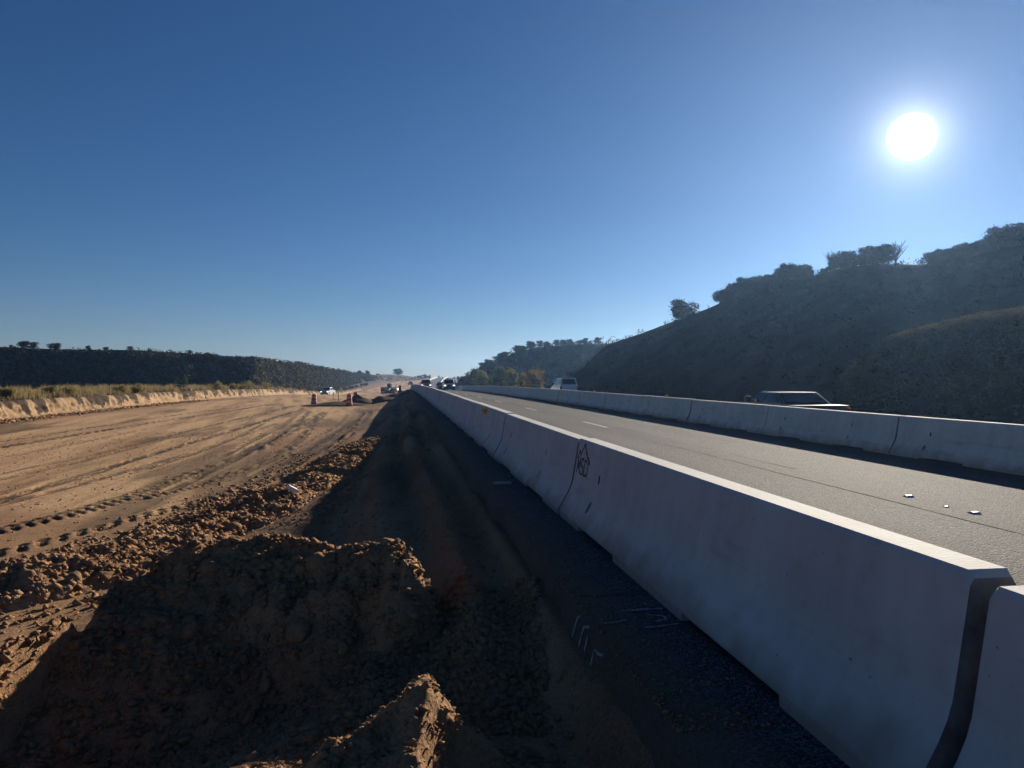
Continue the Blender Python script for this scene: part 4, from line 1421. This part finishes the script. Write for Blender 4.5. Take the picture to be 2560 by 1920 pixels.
# orange post with a pale ribbon strung from it on the terrace
DT = ter0(436, 1.2)
Xa, Ya = at(436, DT); Xb, Yb = at(487, DT)
za = float(gzt(Xa, Ya))
s_ = stake(436, DT, 1.0, 'orange post on the terrace above the bank with a pale ribbon tied to it')
o = MB().tube([(Xa, Ya, za + .88), (Xa + (Xb - Xa) * .4, Ya, za + .76), (Xa + (Xb - Xa) * .7, Yb, za + .78), (Xb, Yb, za + .86)], .03, 5).build('marker_ribbon', M_RIBBON)
tag(o, 'pale ribbon stretched from the orange post across to the green shrub', 'ribbon')
stake(487, DT, .98, 'thin stake holding the free end of the pale ribbon', False)


def ter(px, back=.9):
    return (23.2 + back) * FPX / (1000.0 - px)


def jug(px, depth, label):
    X, Y = at(px, depth)
    root = empty('marker_bucket', (X, Y, float(gzt(X, Y)) - .02))
    tag(root, label, 'bucket', 'white buckets on the terrace')
    MB().lathe([(.15, 0), (.17, .3), (.175, .32), (.175, .34)], 16).build('bucket_body', M_WHBAND, root)
    MB().lathe([(.182, .335), (.182, .37), (.1, .385)], 16).build('bucket_lid', M_ORANGE, root)
    return root


jug(474, ter(474, .5), 'white bucket at the bank edge below the pale ribbon')
jug(698, ter(698, .5), 'tiny white bucket on the bank edge left of the white pickup')
stake(694, ter(694, .8), 1.5, 'thin stake beside the tiny white bucket on the bank')

X, Y = at(1145, 455)
sroot = empty('road_sign', (X, Y, gz(X, Y)))
tag(sroot, 'dark square road sign on a thin post beside the far road', 'road sign')
MB().box(-.72, .72, -.03, .03, 2.2, 4.1).build('sign_panel', M_SIGN, sroot, bevel=.02)
MB().box(-.80, -.66, .04, .12, -.3, 4.0).build('post', M_STEEL, sroot)


# ------------------------------------------------------------------ vehicles
def shear_poly(mb, prof, hw):
    """extrude a side profile [(y,z)] across, half width hw(z)"""
    n = len(prof)
    V = [(-hw(z), y, z) for y, z in prof] + [(hw(z), y, z) for y, z in prof]
    F = [tuple(range(n)), tuple(range(2 * n - 1, n - 1, -1))] + [(k, n + k, n + (k + 1) % n, (k + 1) % n) for k in range(n)]
    return mb.add(V, F)


def arch(yc, r, zl, n=7, fwd=True):
    a = [math.pi * k / (n - 1) for k in range(n)]
    pts = [(yc + r * math.cos(t), zl + r * math.sin(t) * 1.0) for t in a]
    return pts if fwd else pts[::-1]


def face_quad(c, u0, u1, v0, v1, off):
    """a slightly proud quad on the face with corners c = (bl, br, tr, tl)"""
    bl, br, tr, tl = [Vector(p) for p in c]

    def P(u, v): return (bl * (1 - u) + br * u) * (1 - v) + (tl * (1 - u) + tr * u) * v
    nrm = (br - bl).cross(tl - bl).normalized()
    q = [P(u0, v0), P(u1, v0), P(u1, v1), P(u0, v1)]
    front = [p + nrm * off for p in q]; back = [p - nrm * .03 for p in q]
    mb = MB().add(front + back, [(0, 1, 2, 3), (4, 7, 6, 5), (0, 4, 5, 1), (1, 5, 6, 2), (2, 6, 7, 3), (3, 7, 4, 0)])
    return mb


def vehicle(name, label, cat, loc, rz, L, W, H, paintm, belt, hood, hood_z, wr, cab, axle, bed=None, group=None, lights=True, rack=False, kind='suv', pitch=0.0, headon=True):
    """hood: y where the bonnet meets the windscreen; cab: (rear bottom y, rear top y, front top y, front bottom y)"""
    root = empty(name, loc, rz)
    root.rotation_euler = (pitch, 0, rz)
    tag(root, label, cat, group)
    h = L / 2; hw = W / 2; gc = wr * .62
    yr, yf = -h + axle[0], h - axle[1]

    def hwf(z): return hw * (.955 if z < gc + .05 else (1.0 if z < belt * .8 else .97))
    rear_top = bed if bed else belt
    prof = [(-h + .03, gc), (-h, gc + .18), (-h, rear_top - .12), (-h + .05, rear_top)]
    if bed:
        prof += [(cab[0] - .06, bed), (cab[0], belt)]
    prof += [(cab[3], belt), (hood, belt - .01), (h - .45, hood_z), (h - .10, hood_z - .12), (h, hood_z - .28), (h, gc + .12), (h - .05, gc)]
    prof += arch(yf, wr * 1.12, gc)
    prof += arch(yr, wr * 1.12, gc)
    mb = MB(); shear_poly(mb, prof, hwf)
    body = mb.build('body', paintm, root, bevel=.035)
    # greenhouse
    b, t = hw * .955, hw * .78
    cb = [(-b, cab[0], belt), (b, cab[0], belt), (b, cab[3], belt), (-b, cab[3], belt)]
    ct = [(-t, cab[1], H), (t, cab[1], H), (t, cab[2], H), (-t, cab[2], H)]
    MB().hexa([(x, y, z - .04) for x, y, z in cb], ct).build('cabin', paintm, root, bevel=.05)
    # glass
    face_quad((cb[2], cb[3], ct[3], ct[2]), .06, .94, .08, .90, .012).build('windscreen', M_GLASS, root)
    face_quad((cb[0], cb[1], ct[1], ct[0]), .08, .92, .14, .88, .012).build('rear_window', M_GLASS, root)
    for side in (-1, 1):
        q = (cb[1], cb[2], ct[2], ct[1]) if side > 0 else (cb[3], cb[0], ct[0], ct[3])
        spl = {'suv': [(.04, .33), (.37, .64), (.68, .95)], 'sedan': [(.08, .48), (.52, .92)], 'pickup': [(.05, .46), (.50, .95)]}[kind]
        for (u0, u1) in spl:
            a0, a1 = (u0, u1) if side > 0 else (1 - u1, 1 - u0)
            face_quad(q, a0, a1, .12, .88, .010).build('side_window', M_GLASS, root)
        # mirror
        mx = side * (hw + .11)
        MB().box(min(mx - .1, mx + .1), max(mx - .1, mx + .1), cab[3] - .62, cab[3] - .50, belt + .02, belt + .22).build('mirror', M_BLACKPL, root, bevel=.025)
        # lamps
        lx0, lx1 = sorted((side * (hw - .06), side * (hw - .40)))
        MB().box(lx0, lx1, h - .10, h + .012, hood_z - .34, hood_z - .20).build('headlight', M_LAMP if lights else M_CHROME, root, bevel=.01)
        tx0, tx1 = sorted((side * (hw + .006), side * (hw - .16)))
        MB().box(tx0, tx1, -h - .012, -h + .14, rear_top - (.50 if kind != 'sedan' else .24), rear_top - .08).build('tail_lamp', M_TAIL, root, bevel=.01)
        for yw in (yr, yf):
            x0, x1 = sorted((side * (hw + .005), side * (hw - .22)))
            w = MB().disc_x(x0, x1, yw, wr, wr, 20).build('wheel', M_TYRE, root, bevel=.02)
            x0, x1 = sorted((side * (hw + .012), side * (hw - .05)))
            MB().disc_x(x0, x1, yw, wr, wr * .62, 16).build('rim', M_RIM, w)
    MB().box(-hw * .60, hw * .60, h - .06, h + .010, hood_z - .50, hood_z - .20).build('grille', M_BLACKPL, root, bevel=.01)
    MB().box(-hw * .97, hw * .97, h - .10, h + .05, gc + .05, gc + .27).build('front_bumper', M_BLACKPL if kind != 'sedan' else paintm, root, bevel=.03)
    MB().box(-hw * .97, hw * .97, -h - .05, -h + .10, gc + .05, gc + .27).build('rear_bumper', M_CHROME if bed else M_BLACKPL, root, bevel=.03)
    MB().box(-.16, .16, -h - .062, -h - .048, gc + .30, gc + .42).build('licence_plate', M_BLACKPL, root)
    if rack:
        for side in (-1, 1):
            x = side * t * .86
            MB().tube([(x, cab[1] + .15, H + .01), (x, cab[1] + .22, H + .09), (x, cab[2] - .25, H + .09), (x, cab[2] - .15, H + .01)], .02, 6).build('roof_rail', M_BLACKPL, root)
        for y in (cab[1] + .5, cab[2] - .6):
            MB().box(-t * .95, t * .95, y - .03, y + .03, H + .085, H + .12).build('rack_bar', M_BLACKPL, root, bevel=.01)
    return root


P_BLACK = paint('black_paint', (.012, .012, .014)); P_SILVER = paint('silver_paint', (.42, .43, .45), .4)
P_WHITE = paint('white_paint', (.72, .72, .71)); P_GREY = paint('dark_grey_paint', (.05, .055, .065), .3)
P_BLUE = paint('dark_blue_paint', (.010, .014, .022), 0.0, .4)


def road_pos(u, Y):
    return (u + float(Sx(Y)), Y, float(cross(u)) + float(Rz(Y)))


def grade(Y): return math.atan2(float(Rz(Y + 2) - Rz(Y - 2)), 4.0)


PICK = dict(L=5.9, W=2.02, H=1.94, belt=1.28, hood=1.25, hood_z=1.16, wr=.41, cab=(-.95, -.80, .72, 1.42), axle=(1.15, 1.0), bed=1.22, kind='pickup')
SUV = dict(L=4.9, W=1.95, H=1.85, belt=1.15, hood=1.05, hood_z=1.06, wr=.38, cab=(-2.36, -2.05, .35, 1.15), axle=(.95, .9), kind='suv')
MINI = dict(L=4.75, W=1.85, H=1.96, belt=1.24, hood=1.15, hood_z=1.10, wr=.35, cab=(-2.30, -2.02, .55, 1.45), axle=(.9, .9), kind='suv')
SEDAN = dict(L=4.8, W=1.82, H=1.31, belt=.93, hood=1.05, hood_z=.88, wr=.33, cab=(-1.55, -.85, .30, 1.15), axle=(1.0, .95), kind='sedan')


def road_car(spec, name, label, cat, u, Y, away, paintm, **kw):
    rz = 0.0 if away else math.pi
    d = math.atan2(float(Sx(Y + 2) - Sx(Y - 2)), 4.0)
    return vehicle(name, label, cat, road_pos(u, Y), rz - d, paintm=paintm, pitch=grade(Y) * (1 if away else -1), **spec, **kw)


road_car(PICK, 'pickup_truck', 'black pickup truck with bright headlights coming towards us beside the left barriers', 'pickup truck', 4.75, 150, False, P_BLACK)
road_car(SUV, 'silver_suv', 'silver four wheel drive coming towards us in the right lane beside the black pickup', 'suv', 8.15, 131, False, P_SILVER)
road_car(SUV, 'following_car', 'dark roofed car close behind the silver four wheel drive', 'car', 8.3, 172, False, P_GREY, lights=False)
road_car(MINI, 'white_minivan', 'white minivan with roof rack seen from behind over the barrier', 'minivan', 16.55, 76.8, True, P_WHITE, rack=True, lights=False)
road_car(SEDAN, 'dark_sedan', 'dark sedan with sunlit roof and boot lid passing behind the right barrier', 'car', 12.85, 24.4, True, P_BLUE, lights=False)
far_cars = [(8.0, 610, P_GREY, 'tiny dark car on the far road crest, right of the barrier row'), (4.2, 640, P_WHITE, 'tiny pale car on the far road crest between the barriers'),
            (13.2, 560, P_BLUE, 'tiny dark car climbing the far road, right of the right barriers'), (13.0, 470, P_GREY, 'tiny grey car in the queue climbing the far road'),
            (17.0, 640, P_BLUE, 'tiny dark car at the top of the far road, rightmost of all')]
for i, (u, Y, pm, lab) in enumerate(far_cars):
    road_car(SUV if i % 2 else SEDAN, 'distant_car', lab, 'car', u, Y, u > 10, pm, lights=(u < 10), group='cars on the far road crest')

# vehicles on the dirt
X, Y = at(820, 190)
vehicle('pickup_truck', 'white pickup with two bright lights driving on the graded dirt', 'pickup truck', (X, Y, gz(X, Y)), math.pi - .22, paintm=P_WHITE, **PICK)
X, Y = at(970, 262)
vehicle('parked_car', 'small dark car parked on the dirt in front of the wheel loader', 'car', (X, Y, gz(X, Y)), math.pi - .9, paintm=P_BLUE, lights=False, **SEDAN)
X, Y = at(1026, 420)
vehicle('work_truck', 'small dark truck far off on the dirt haul road', 'truck', (X, Y, gz(X, Y)), .1, paintm=P_GREY, lights=False, **PICK)


def loader(px, depth, rz, label):
    X, Y = at(px, depth)
    root = empty('wheel_loader', (X, Y, gz(X, Y)), rz)
    tag(root, label, 'wheel loader')
    MB().box(-1.1, 1.1, -3.0, .2, .9, 2.1).build('engine_body', M_YELLOWM, root, bevel=.1)
    MB().hexa([(-.8, -.6, 2.1), (.8, -.6, 2.1), (.8, 1.0, 1.6), (-.8, 1.0, 1.6)], [(-.75, -.5, 3.3), (.75, -.5, 3.3), (.75, .8, 3.3), (-.75, .8, 3.3)]).build('cab', M_GLASS, root, bevel=.05)
    MB().box(-.85, .85, -.6, .9, 3.3, 3.42).build('cab_roof', M_YELLOWM, root)
    for s in (-1, 1):
        MB().tube([(s * .55, .9, 1.7), (s * .55, 2.4, 1.9), (s * .55, 3.5, .8)], .16, 6).build('lift_arm', M_YELLOWM, root)
        for y in (-2.0, 1.5):
            x0, x1 = sorted((s * 1.35, s * .75))
            MB().disc_x(x0, x1, y, .8, .8, 18).build('wheel', M_TYRE, root, bevel=.06)
    MB().hexa([(-1.5, 3.2, .3), (1.5, 3.2, .3), (1.5, 4.4, .25), (-1.5, 4.4, .25)], [(-1.5, 3.1, 1.6), (1.5, 3.1, 1.6), (1.5, 3.4, 1.6), (-1.5, 3.4, 1.6)]).build('bucket', M_STEEL, root, bevel=.03)


loader(973, 285, -1.9, 'dark wheel loader working at the far bank, its pale bucket to the right')

# ------------------------------------------------------------------ trees and shrubs


def make_tree_mesh(seed, h, r, kind):
    rng = np.random.RandomState(seed)
    mb = MB()
    tr = .09 * h if kind == 'juniper' else .05 * h
    base_h = h * (.20 if kind == 'juniper' else .25)
    top = Vector((rng.normal() * .1 * r, rng.normal() * .1 * r, h * .7))
    mb.tube([(0, 0, -.4), (0, 0, .1), tuple(Vector((0, 0, base_h)) * .6 + top * .15), tuple(top)], [tr * .75, tr * .6, tr * .4, tr * .1], 7)
    lobes = []; rad = []
    nl = 11 if kind == 'juniper' else 15
    for i in range(nl):
        a = 2 * math.pi * (i / nl * 2.4 + rng.rand() * .2); q = .3 + .5 * rng.rand()
        zz = h * ((.13 if kind == 'juniper' else .2) + (.68 if kind == 'juniper' else .62) * ((i + .5) / nl)) + rng.normal() * .04 * h
        rr = r * q * (1.05 - .45 * (zz / h) ** 2)
        c = np.array([rr * math.cos(a), rr * math.sin(a), zz])
        lobes.append(c); s = r * (.28 + .34 * rng.rand()); rad.append((s, s, s * (.8 if kind == 'juniper' else .9)))
        mb.tube([(0, 0, base_h * (.6 + .4 * rng.rand())), tuple(c * np.array([.5, .5, .75])), tuple(c)], [tr * .3, tr * .2, tr * .06], 5)
    return lobes, rad, mb


def tree_proto(name, seed, h, r, kind, leafm, leaf, per):
    lobes, rad, mb = make_tree_mesh(seed, h, r, kind)
    rng = np.random.RandomState(seed + 1)
    v, f = leaf_cloud(lobes, rad, per, leaf, rng, shell=.45)
    # ragged outer sprigs
    v2, f2 = leaf_cloud(lobes, np.array(rad) * 1.5, per // 4, leaf * .7, rng, shell=.55)
    me = mesh_np('crown', np.concatenate([v, v2]), np.concatenate([f, f2 + len(v)]))
    me.materials.append(leafm)
    tm = mb.mesh('trunk'); tm.materials.append(M_BARK)
    return name, tm, me


JUN = [tree_proto('juniper_tree', 900 + i * 7, 4.2 + .5 * i, 2.0 + .15 * i, 'juniper', M_JUN, .34, 190) for i in range(4)]
M_COTT2 = mat('cottonwood_green_leaves', (0.055, 0.085, 0.025), 0.8, col2=(0.12, 0.14, 0.045), scale=0.5, spec=0.2, transl=0.4)
M_COTT3 = mat('cottonwood_autumn_leaves', (0.14, 0.11, 0.035), 0.8, col2=(0.27, 0.19, 0.06), scale=0.5, spec=0.2, transl=0.45)
COT = [tree_proto('cottonwood_tree', 950 + i * 7, 7.5, 2.5, 'cottonwood', (M_COTT2, M_COTT, M_COTT3)[i], .42, 150) for i in range(3)]


def plant(proto, X, Y, Z, s, label, group, cat='tree', rz=None, sz=1.0):
    root = empty(proto[0], (X, Y, Z), random.random() * 6.28 if rz is None else rz)
    root.scale = (s, s, s * sz)
    tag(root, label, cat, group)
    link('trunk', proto[1], None, root); link('crown', proto[2], None, root)
    return root


def tree_on(hill, t, px, hpx, label, group, wide=1.0, proto=None, i=[0]):
    """tree whose height is hpx pixels of the photograph"""
    X, Y, Z = hill.point(t, px)
    xc, d = to_cam(X, Y)
    p = proto or JUN[i[0] % 4]; i[0] += 1
    hm = {'juniper_tree': 4.9, 'cottonwood_tree': 7.3}[p[0]]
    s = hpx / FPX * d / hm
    r = plant(p, X, Y, Z - .1, s, label, group)
    r.scale = (s * wide, s * wide, s)
    return r


# crest of the near right hillside
tree_on(HR2, 1.0, 1708, 62, 'lone round juniper standing apart on the crest, left end of the right hill trees', None, 1.35)
crest = [(1800, 34, 1.3), (1830, 36, 1.2), (1858, 36, 1.2), (1893, 40, 1.5), (1925, 26, 1.2), (1950, 34, 1.1), (1968, 40, 1.2), (1998, 42, 1.3), (2020, 30, 1.1), (2085, 34, 1.2), (2112, 40, 1.2),
         (2140, 44, 1.2), (2172, 48, 1.3), (2192, 46, 1.2), (2208, 44, 1.0), (2330, 38, 1.3), (2352, 36, 1.2), (2382, 36, 1.3), (2412, 34, 1.3), (2440, 40, 1.2), (2468, 40, 1.2), (2500, 52, 1.4),
         (2535, 48, 1.4), (2575, 52, 1.4), (2610, 50, 1.4), (2680, 54, 1.4), (2760, 50, 1.4)]
for (px, hp, wd) in crest:
    lab, grp = (('dark juniper in the row climbing the crest right of the lone round juniper', 'junipers climbing the right hill crest') if px < 2060 else
                ('tall dark juniper in the clump between the two leafless trees on the crest', 'junipers between the leafless trees') if px < 2240 else
                ('dark juniper in the dense row on the crest towards the right picture edge', 'junipers on the crest at the right edge'))
    tree_on(HR2, 1.0 - .05 * random.random(), px, hp * 1.1, lab, grp, wd)
er = np.random.RandomState(12)
for px in (1815, 1843, 1876, 1910, 1938, 1960, 1984, 2010, 2342, 2367, 2397, 2426, 2455, 2485, 2518, 2555, 2590, 2640):
    tree_on(HR2, .94 + .05 * er.rand(), px, 30 + 12 * er.rand(), *(('dark juniper in the row climbing the crest right of the lone round juniper', 'junipers climbing the right hill crest') if px < 2060 else
            ('dark juniper in the dense row on the crest towards the right picture edge', 'junipers on the crest at the right edge')), 1.35)
for (px, t, hp) in [(2290, .90, 20), (2440, .84, 34), (2500, .78, 36), (2380, .88, 28), (2150, .88, 26), (2060, .93, 22), (2540, .7, 40), (1930, .9, 20), (2600, .72, 42), (1840, .88, 22)]:
    tree_on(HR2, t, px, hp, 'dark juniper on the upper slope just below the right hill crest', 'junipers on the upper right slope', 1.3)

# a leafless one among them
def bare_tree(px, t, hpx, label):
    X, Y, Z = HR2.point(t, px); xc, d = to_cam(X, Y); h = hpx / FPX * d
    root = empty('bare_tree', (X, Y, Z - .1)); tag(root, label, 'tree')
    rng = np.random.RandomState(int(px))
    mb = MB().tube([(0, 0, 0), (0, 0, h * .35)], [.10, .07], 6); mb.build('trunk', M_TWIG, root)
    m2 = MB()
    for i in range(26):
        a = rng.rand() * 6.28; sp = .25 + .35 * rng.rand()
        p1 = Vector((0, 0, h * (.15 + .25 * rng.rand()))); p2 = p1 + Vector((math.cos(a) * sp * h * .5, math.sin(a) * sp * h * .5, h * .3))
        p3 = p2 + Vector((math.cos(a + rng.normal() * .9) * sp * h * .45, math.sin(a + rng.normal() * .9) * sp * h * .45, h * (.02 + .28 * rng.rand())))
        m2.tube([p1, p2, p3], [.05, .032, .014], 4)
        for j in range(7):
            q = p2.lerp(p3, rng.rand()); m2.tube([q, q + Vector((rng.normal() * .18, rng.normal() * .18, .25 + .3 * rng.rand()))], [.022, .010], 3)
    m2.build('branches', M_TWIG, root)


bare_tree(2238, .99, 52, 'leafless grey tree on the right hill crest between the junipers')
bare_tree(2085, 1.0, 46, 'small leafless tree on the right hill crest left of the tallest junipers')

# far tree covered hill
fr = np.random.RandomState(31)
for i in range(64):
    px = 1150 + 380 * fr.rand(); t = .15 + .85 * fr.rand() ** .7
    tree_on(HR1, t, px, 13 + 10 * fr.rand(), 'small dark juniper among many on the far wooded hill right of the road', 'junipers on the far wooded hill', 1.3)
for px, hp in [(1186, 14), (1206, 18), (1222, 18), (1242, 14), (1258, 16), (1292, 16), (1306, 12), (1350, 14), (1366, 13), (1392, 15), (1408, 14), (1424, 13), (1448, 13), (1462, 15)]:
    tree_on(HR1, 1.0, px, hp * 1.15, 'small dark juniper on the skyline of the far wooded hill', 'junipers on the far hill skyline', 1.35)

# leafy trees by the road
for i, (px, dep, top_y, wd) in enumerate([(1182, 190, 918, 1.1), (1208, 172, 926, 1.0), (1256, 152, 912, 1.1), (1282, 146, 919, .9), (1306, 138, 930, .9), (1336, 134, 921, 1.2), (1232, 160, 936, 1.0), (1160, 215, 941, 1.1)]):
    X, Y = at(px, dep); Z = gz(X, Y) - .2
    h = zof(top_y, dep) - Z
    s = h / 7.3
    r = plant(COT[(0, 1, 0, 1, 1, 2, 0, 0)[i]], X, Y, Z, s, ['leafy green tree at the left end of the roadside clump', 'leafy green tree, second from the left of the roadside clump', 'tallest light green tree in the middle of the roadside clump', 'light green leafy tree just right of the tallest in the clump', 'leafy tree with thin top right of the two tallest in the clump',
              'yellow-brown leafy tree at the right end of the roadside clump', 'low green tree in front of the roadside clump', 'low dark green tree nearest the far road, left of the clump'][i], 'leafy trees beside the road')
    r.scale = (s * wd, s * wd, s)
X, Y = at(1159, 440)
plant(JUN[1], X, Y, gz(X, Y), .95, 'round bushy tree by the far road just right of the sign', None).scale = (1.5, 1.5, .95)

# left ridge
for px, hp, wd, lab in [(60, 17, 1.6, 'dark tree with spreading crown on the left hill skyline, leftmost of a pair'), (83, 15, 1.5, 'dark round tree on the left hill skyline, right one of a pair'),
                        (137, 18, 1.7, 'broad dark tree standing alone on the left hill skyline'), (221, 10, 1.5, 'small round bush on the left hill skyline right of the broad tree'),
                        (265, 8, 1.8, 'flat low tree on the left hill skyline'), (325, 9, 1.6, 'low bush on the left hill skyline with a taller sprig'), (374, 7, 1.6, 'very small bush on the left hill skyline'),
                        (475, 9, 1.4, 'small dark bush on the descending left skyline'), (520, 6, 1.6, 'tiny bush on the descending left skyline'), (28, 6, 1.5, 'tiny bush at the left end of the skyline'),
                        (898, 11, 1.2, 'dark juniper near the right end of the left hill, first of three'), (918, 12, 1.2, 'dark juniper near the right end of the left hill, second of three'),
                        (945, 10, 1.1, 'dark juniper near the right end of the left hill, third of three')]:
    tree_on(HL, 1.0, px, hp * 1.15, lab, 'trees on the left hill skyline', wd)
tree_on(HF, 1.0, 994, 15, 'dark bushy tree alone on the low far hill', None, 1.8)
for px, hp, lab in [(1037, 6, 'tiny dark bush on the far dirt horizon, leftmost of the row'), (1046, 8, 'tiny dark tree on the far dirt horizon, second of the row'), (1053, 9, 'tiny dark tree on the far dirt horizon, third of the row'),
                    (1062, 11, 'tallest tiny dark tree on the far dirt horizon'), (1073, 9, 'tiny dark rounded tree on the far dirt horizon, nearest the road')]:
    X, Y = at(px, 640); Z = gz(X, Y)
    plant(JUN[px % 4], X, Y, Z - .1, hp / FPX * 640 / 4.9, lab, 'trees on the far dirt horizon').scale = (.9 * hp / 11, .9 * hp / 11, hp / FPX * 640 / 4.9)


# shrubs along the terrace
def shrub(px, depth, h, w, m, label, seed, tall=False):
    X, Y = at(px, depth); Z = float(gzt(X, Y))
    rng = np.random.RandomState(seed)
    root = empty('shrub', (X, Y, Z)); tag(root, label, 'shrub', 'shrubs on the terrace')
    st = MB()
    C = []; Rr = []
    for i in range(12):
        a = rng.rand() * 6.28; q = rng.rand() ** .6 * w * .5
        zt = h * (.55 + .35 * rng.rand()) * (1 - .35 * q / (w * .5))
        p = Vector((q * math.cos(a), q * math.sin(a), zt))
        st.tube([(0, 0, -.1), tuple(p * .55), tuple(p)], [.03, .02, .01], 4)
        C.append(p); s = w * .17
        Rr.append((s * .6, s * .6, s * 2.2) if tall else (s, s, s))
        C.append(p * .7); Rr.append((s, s, s * 1.1))
    st.build('stems', M_TWIG, root)
    v, f = leaf_cloud(C, Rr, 60, .10, rng, shell=.3)
    link('foliage', mesh_np('foliage', v, f), m, root)


M_RABBIT = mat('rabbitbrush_leaves', (.19, .17, .06), .85, col2=(.34, .28, .11), scale=1.5, transl=.45, spec=.15)
M_GREENSH = mat('green_shrub_leaves', (.04, .07, .035), .85, col2=(.08, .115, .05), scale=1.5, transl=.25, spec=.15)
shrub(455, ter(455, 3.0), 2.0, 1.9, M_GREENSH, 'upright green shrub behind the pale ribbon on the terrace', 1, True)
for i, (px, dep, h, w) in enumerate([(620, ter(620,1.2), 1.7, 2.1), (662, ter(662,1.3), 1.6, 2.6), (584, ter(584,1.2), 1.2, 1.6), (545, ter(545,1.5), 1.35, 2.0), (606, ter(606,.8), 1.1, 1.4), (752, ter(752,1.2), 1.8, 3.0), (775, ter(775,1.2), 1.7, 2.8), (300, ter(300,2.5), 1.0, 1.5), (345, ter(345,2.5), 1.0, 1.4), (170, ter(170,3), .95, 1.3), (130, ter(130,3), 1.0, 1.3), (20, ter(20,3), 1.1, 1.4)]):
    lab = ['yellow-green rounded bush on the bank, left one of the brightest pair', 'yellow-green rounded bush on the bank, right one of the brightest pair', 'grey-green low bush left of the brightest pair on the bank', 'tan feathery bush on the bank between the ribbon and the yellow bushes',
           'small yellow bush tucked against the brightest pair', 'grey sage bush above the bank left of the white pickup', 'grey sage bush just behind the white pickup', 'tan bush on the terrace in the middle of the grass strip', 'tan bush on the terrace left of the orange post', 'tan bush on the terrace, second from the left picture edge', 'tall straw bush on the terrace near the left picture edge', 'straw coloured bush at the left picture edge'][i]
    shrub(px, dep, h, w, M_RABBIT if i < 5 or i > 6 else M_SAGE, lab, 20 + i)
for i in range(12):
    px = 842 + i * 11.5 + random.random() * 4; dep = 215 + i * 14
    X, Y = at(px, dep)
    u = -23.8 - random.random() * 1.5
    Y = dep / cY - .0; X = u + float(Sx(Y))
    xc, d2 = to_cam(X, Y)
    shrub(1280 + FPX * xc / d2, d2, 1.5 + .4 * random.random(), 2.6, M_SAGE, 'round grey sage bush in the row on the bank right of the white pickup', 60 + i)

# ------------------------------------------------------------------ haze
if HAZE_DENSITY > 0:
    hb = MB().box(-1600, 1600, -1600, 1600, -60, 42)
    hm = bpy.data.materials.new('haze'); hm.use_nodes = True
    nn = hm.node_tree.nodes; nn.remove(nn['Principled BSDF'])
    pv = nn.new('ShaderNodeVolumePrincipled')
    pv.inputs['Color'].default_value = (*HAZE_COLOR, 1); pv.inputs['Density'].default_value = HAZE_DENSITY; pv.inputs['Anisotropy'].default_value = HAZE_G
    hm.node_tree.links.new(pv.outputs[0], nn['Material Output'].inputs['Volume'])
    hz = hb.build('haze', hm)
    tag(hz, 'thin bluish haze in the valley air', 'haze', kind='stuff')

print('objects', len(bpy.data.objects))
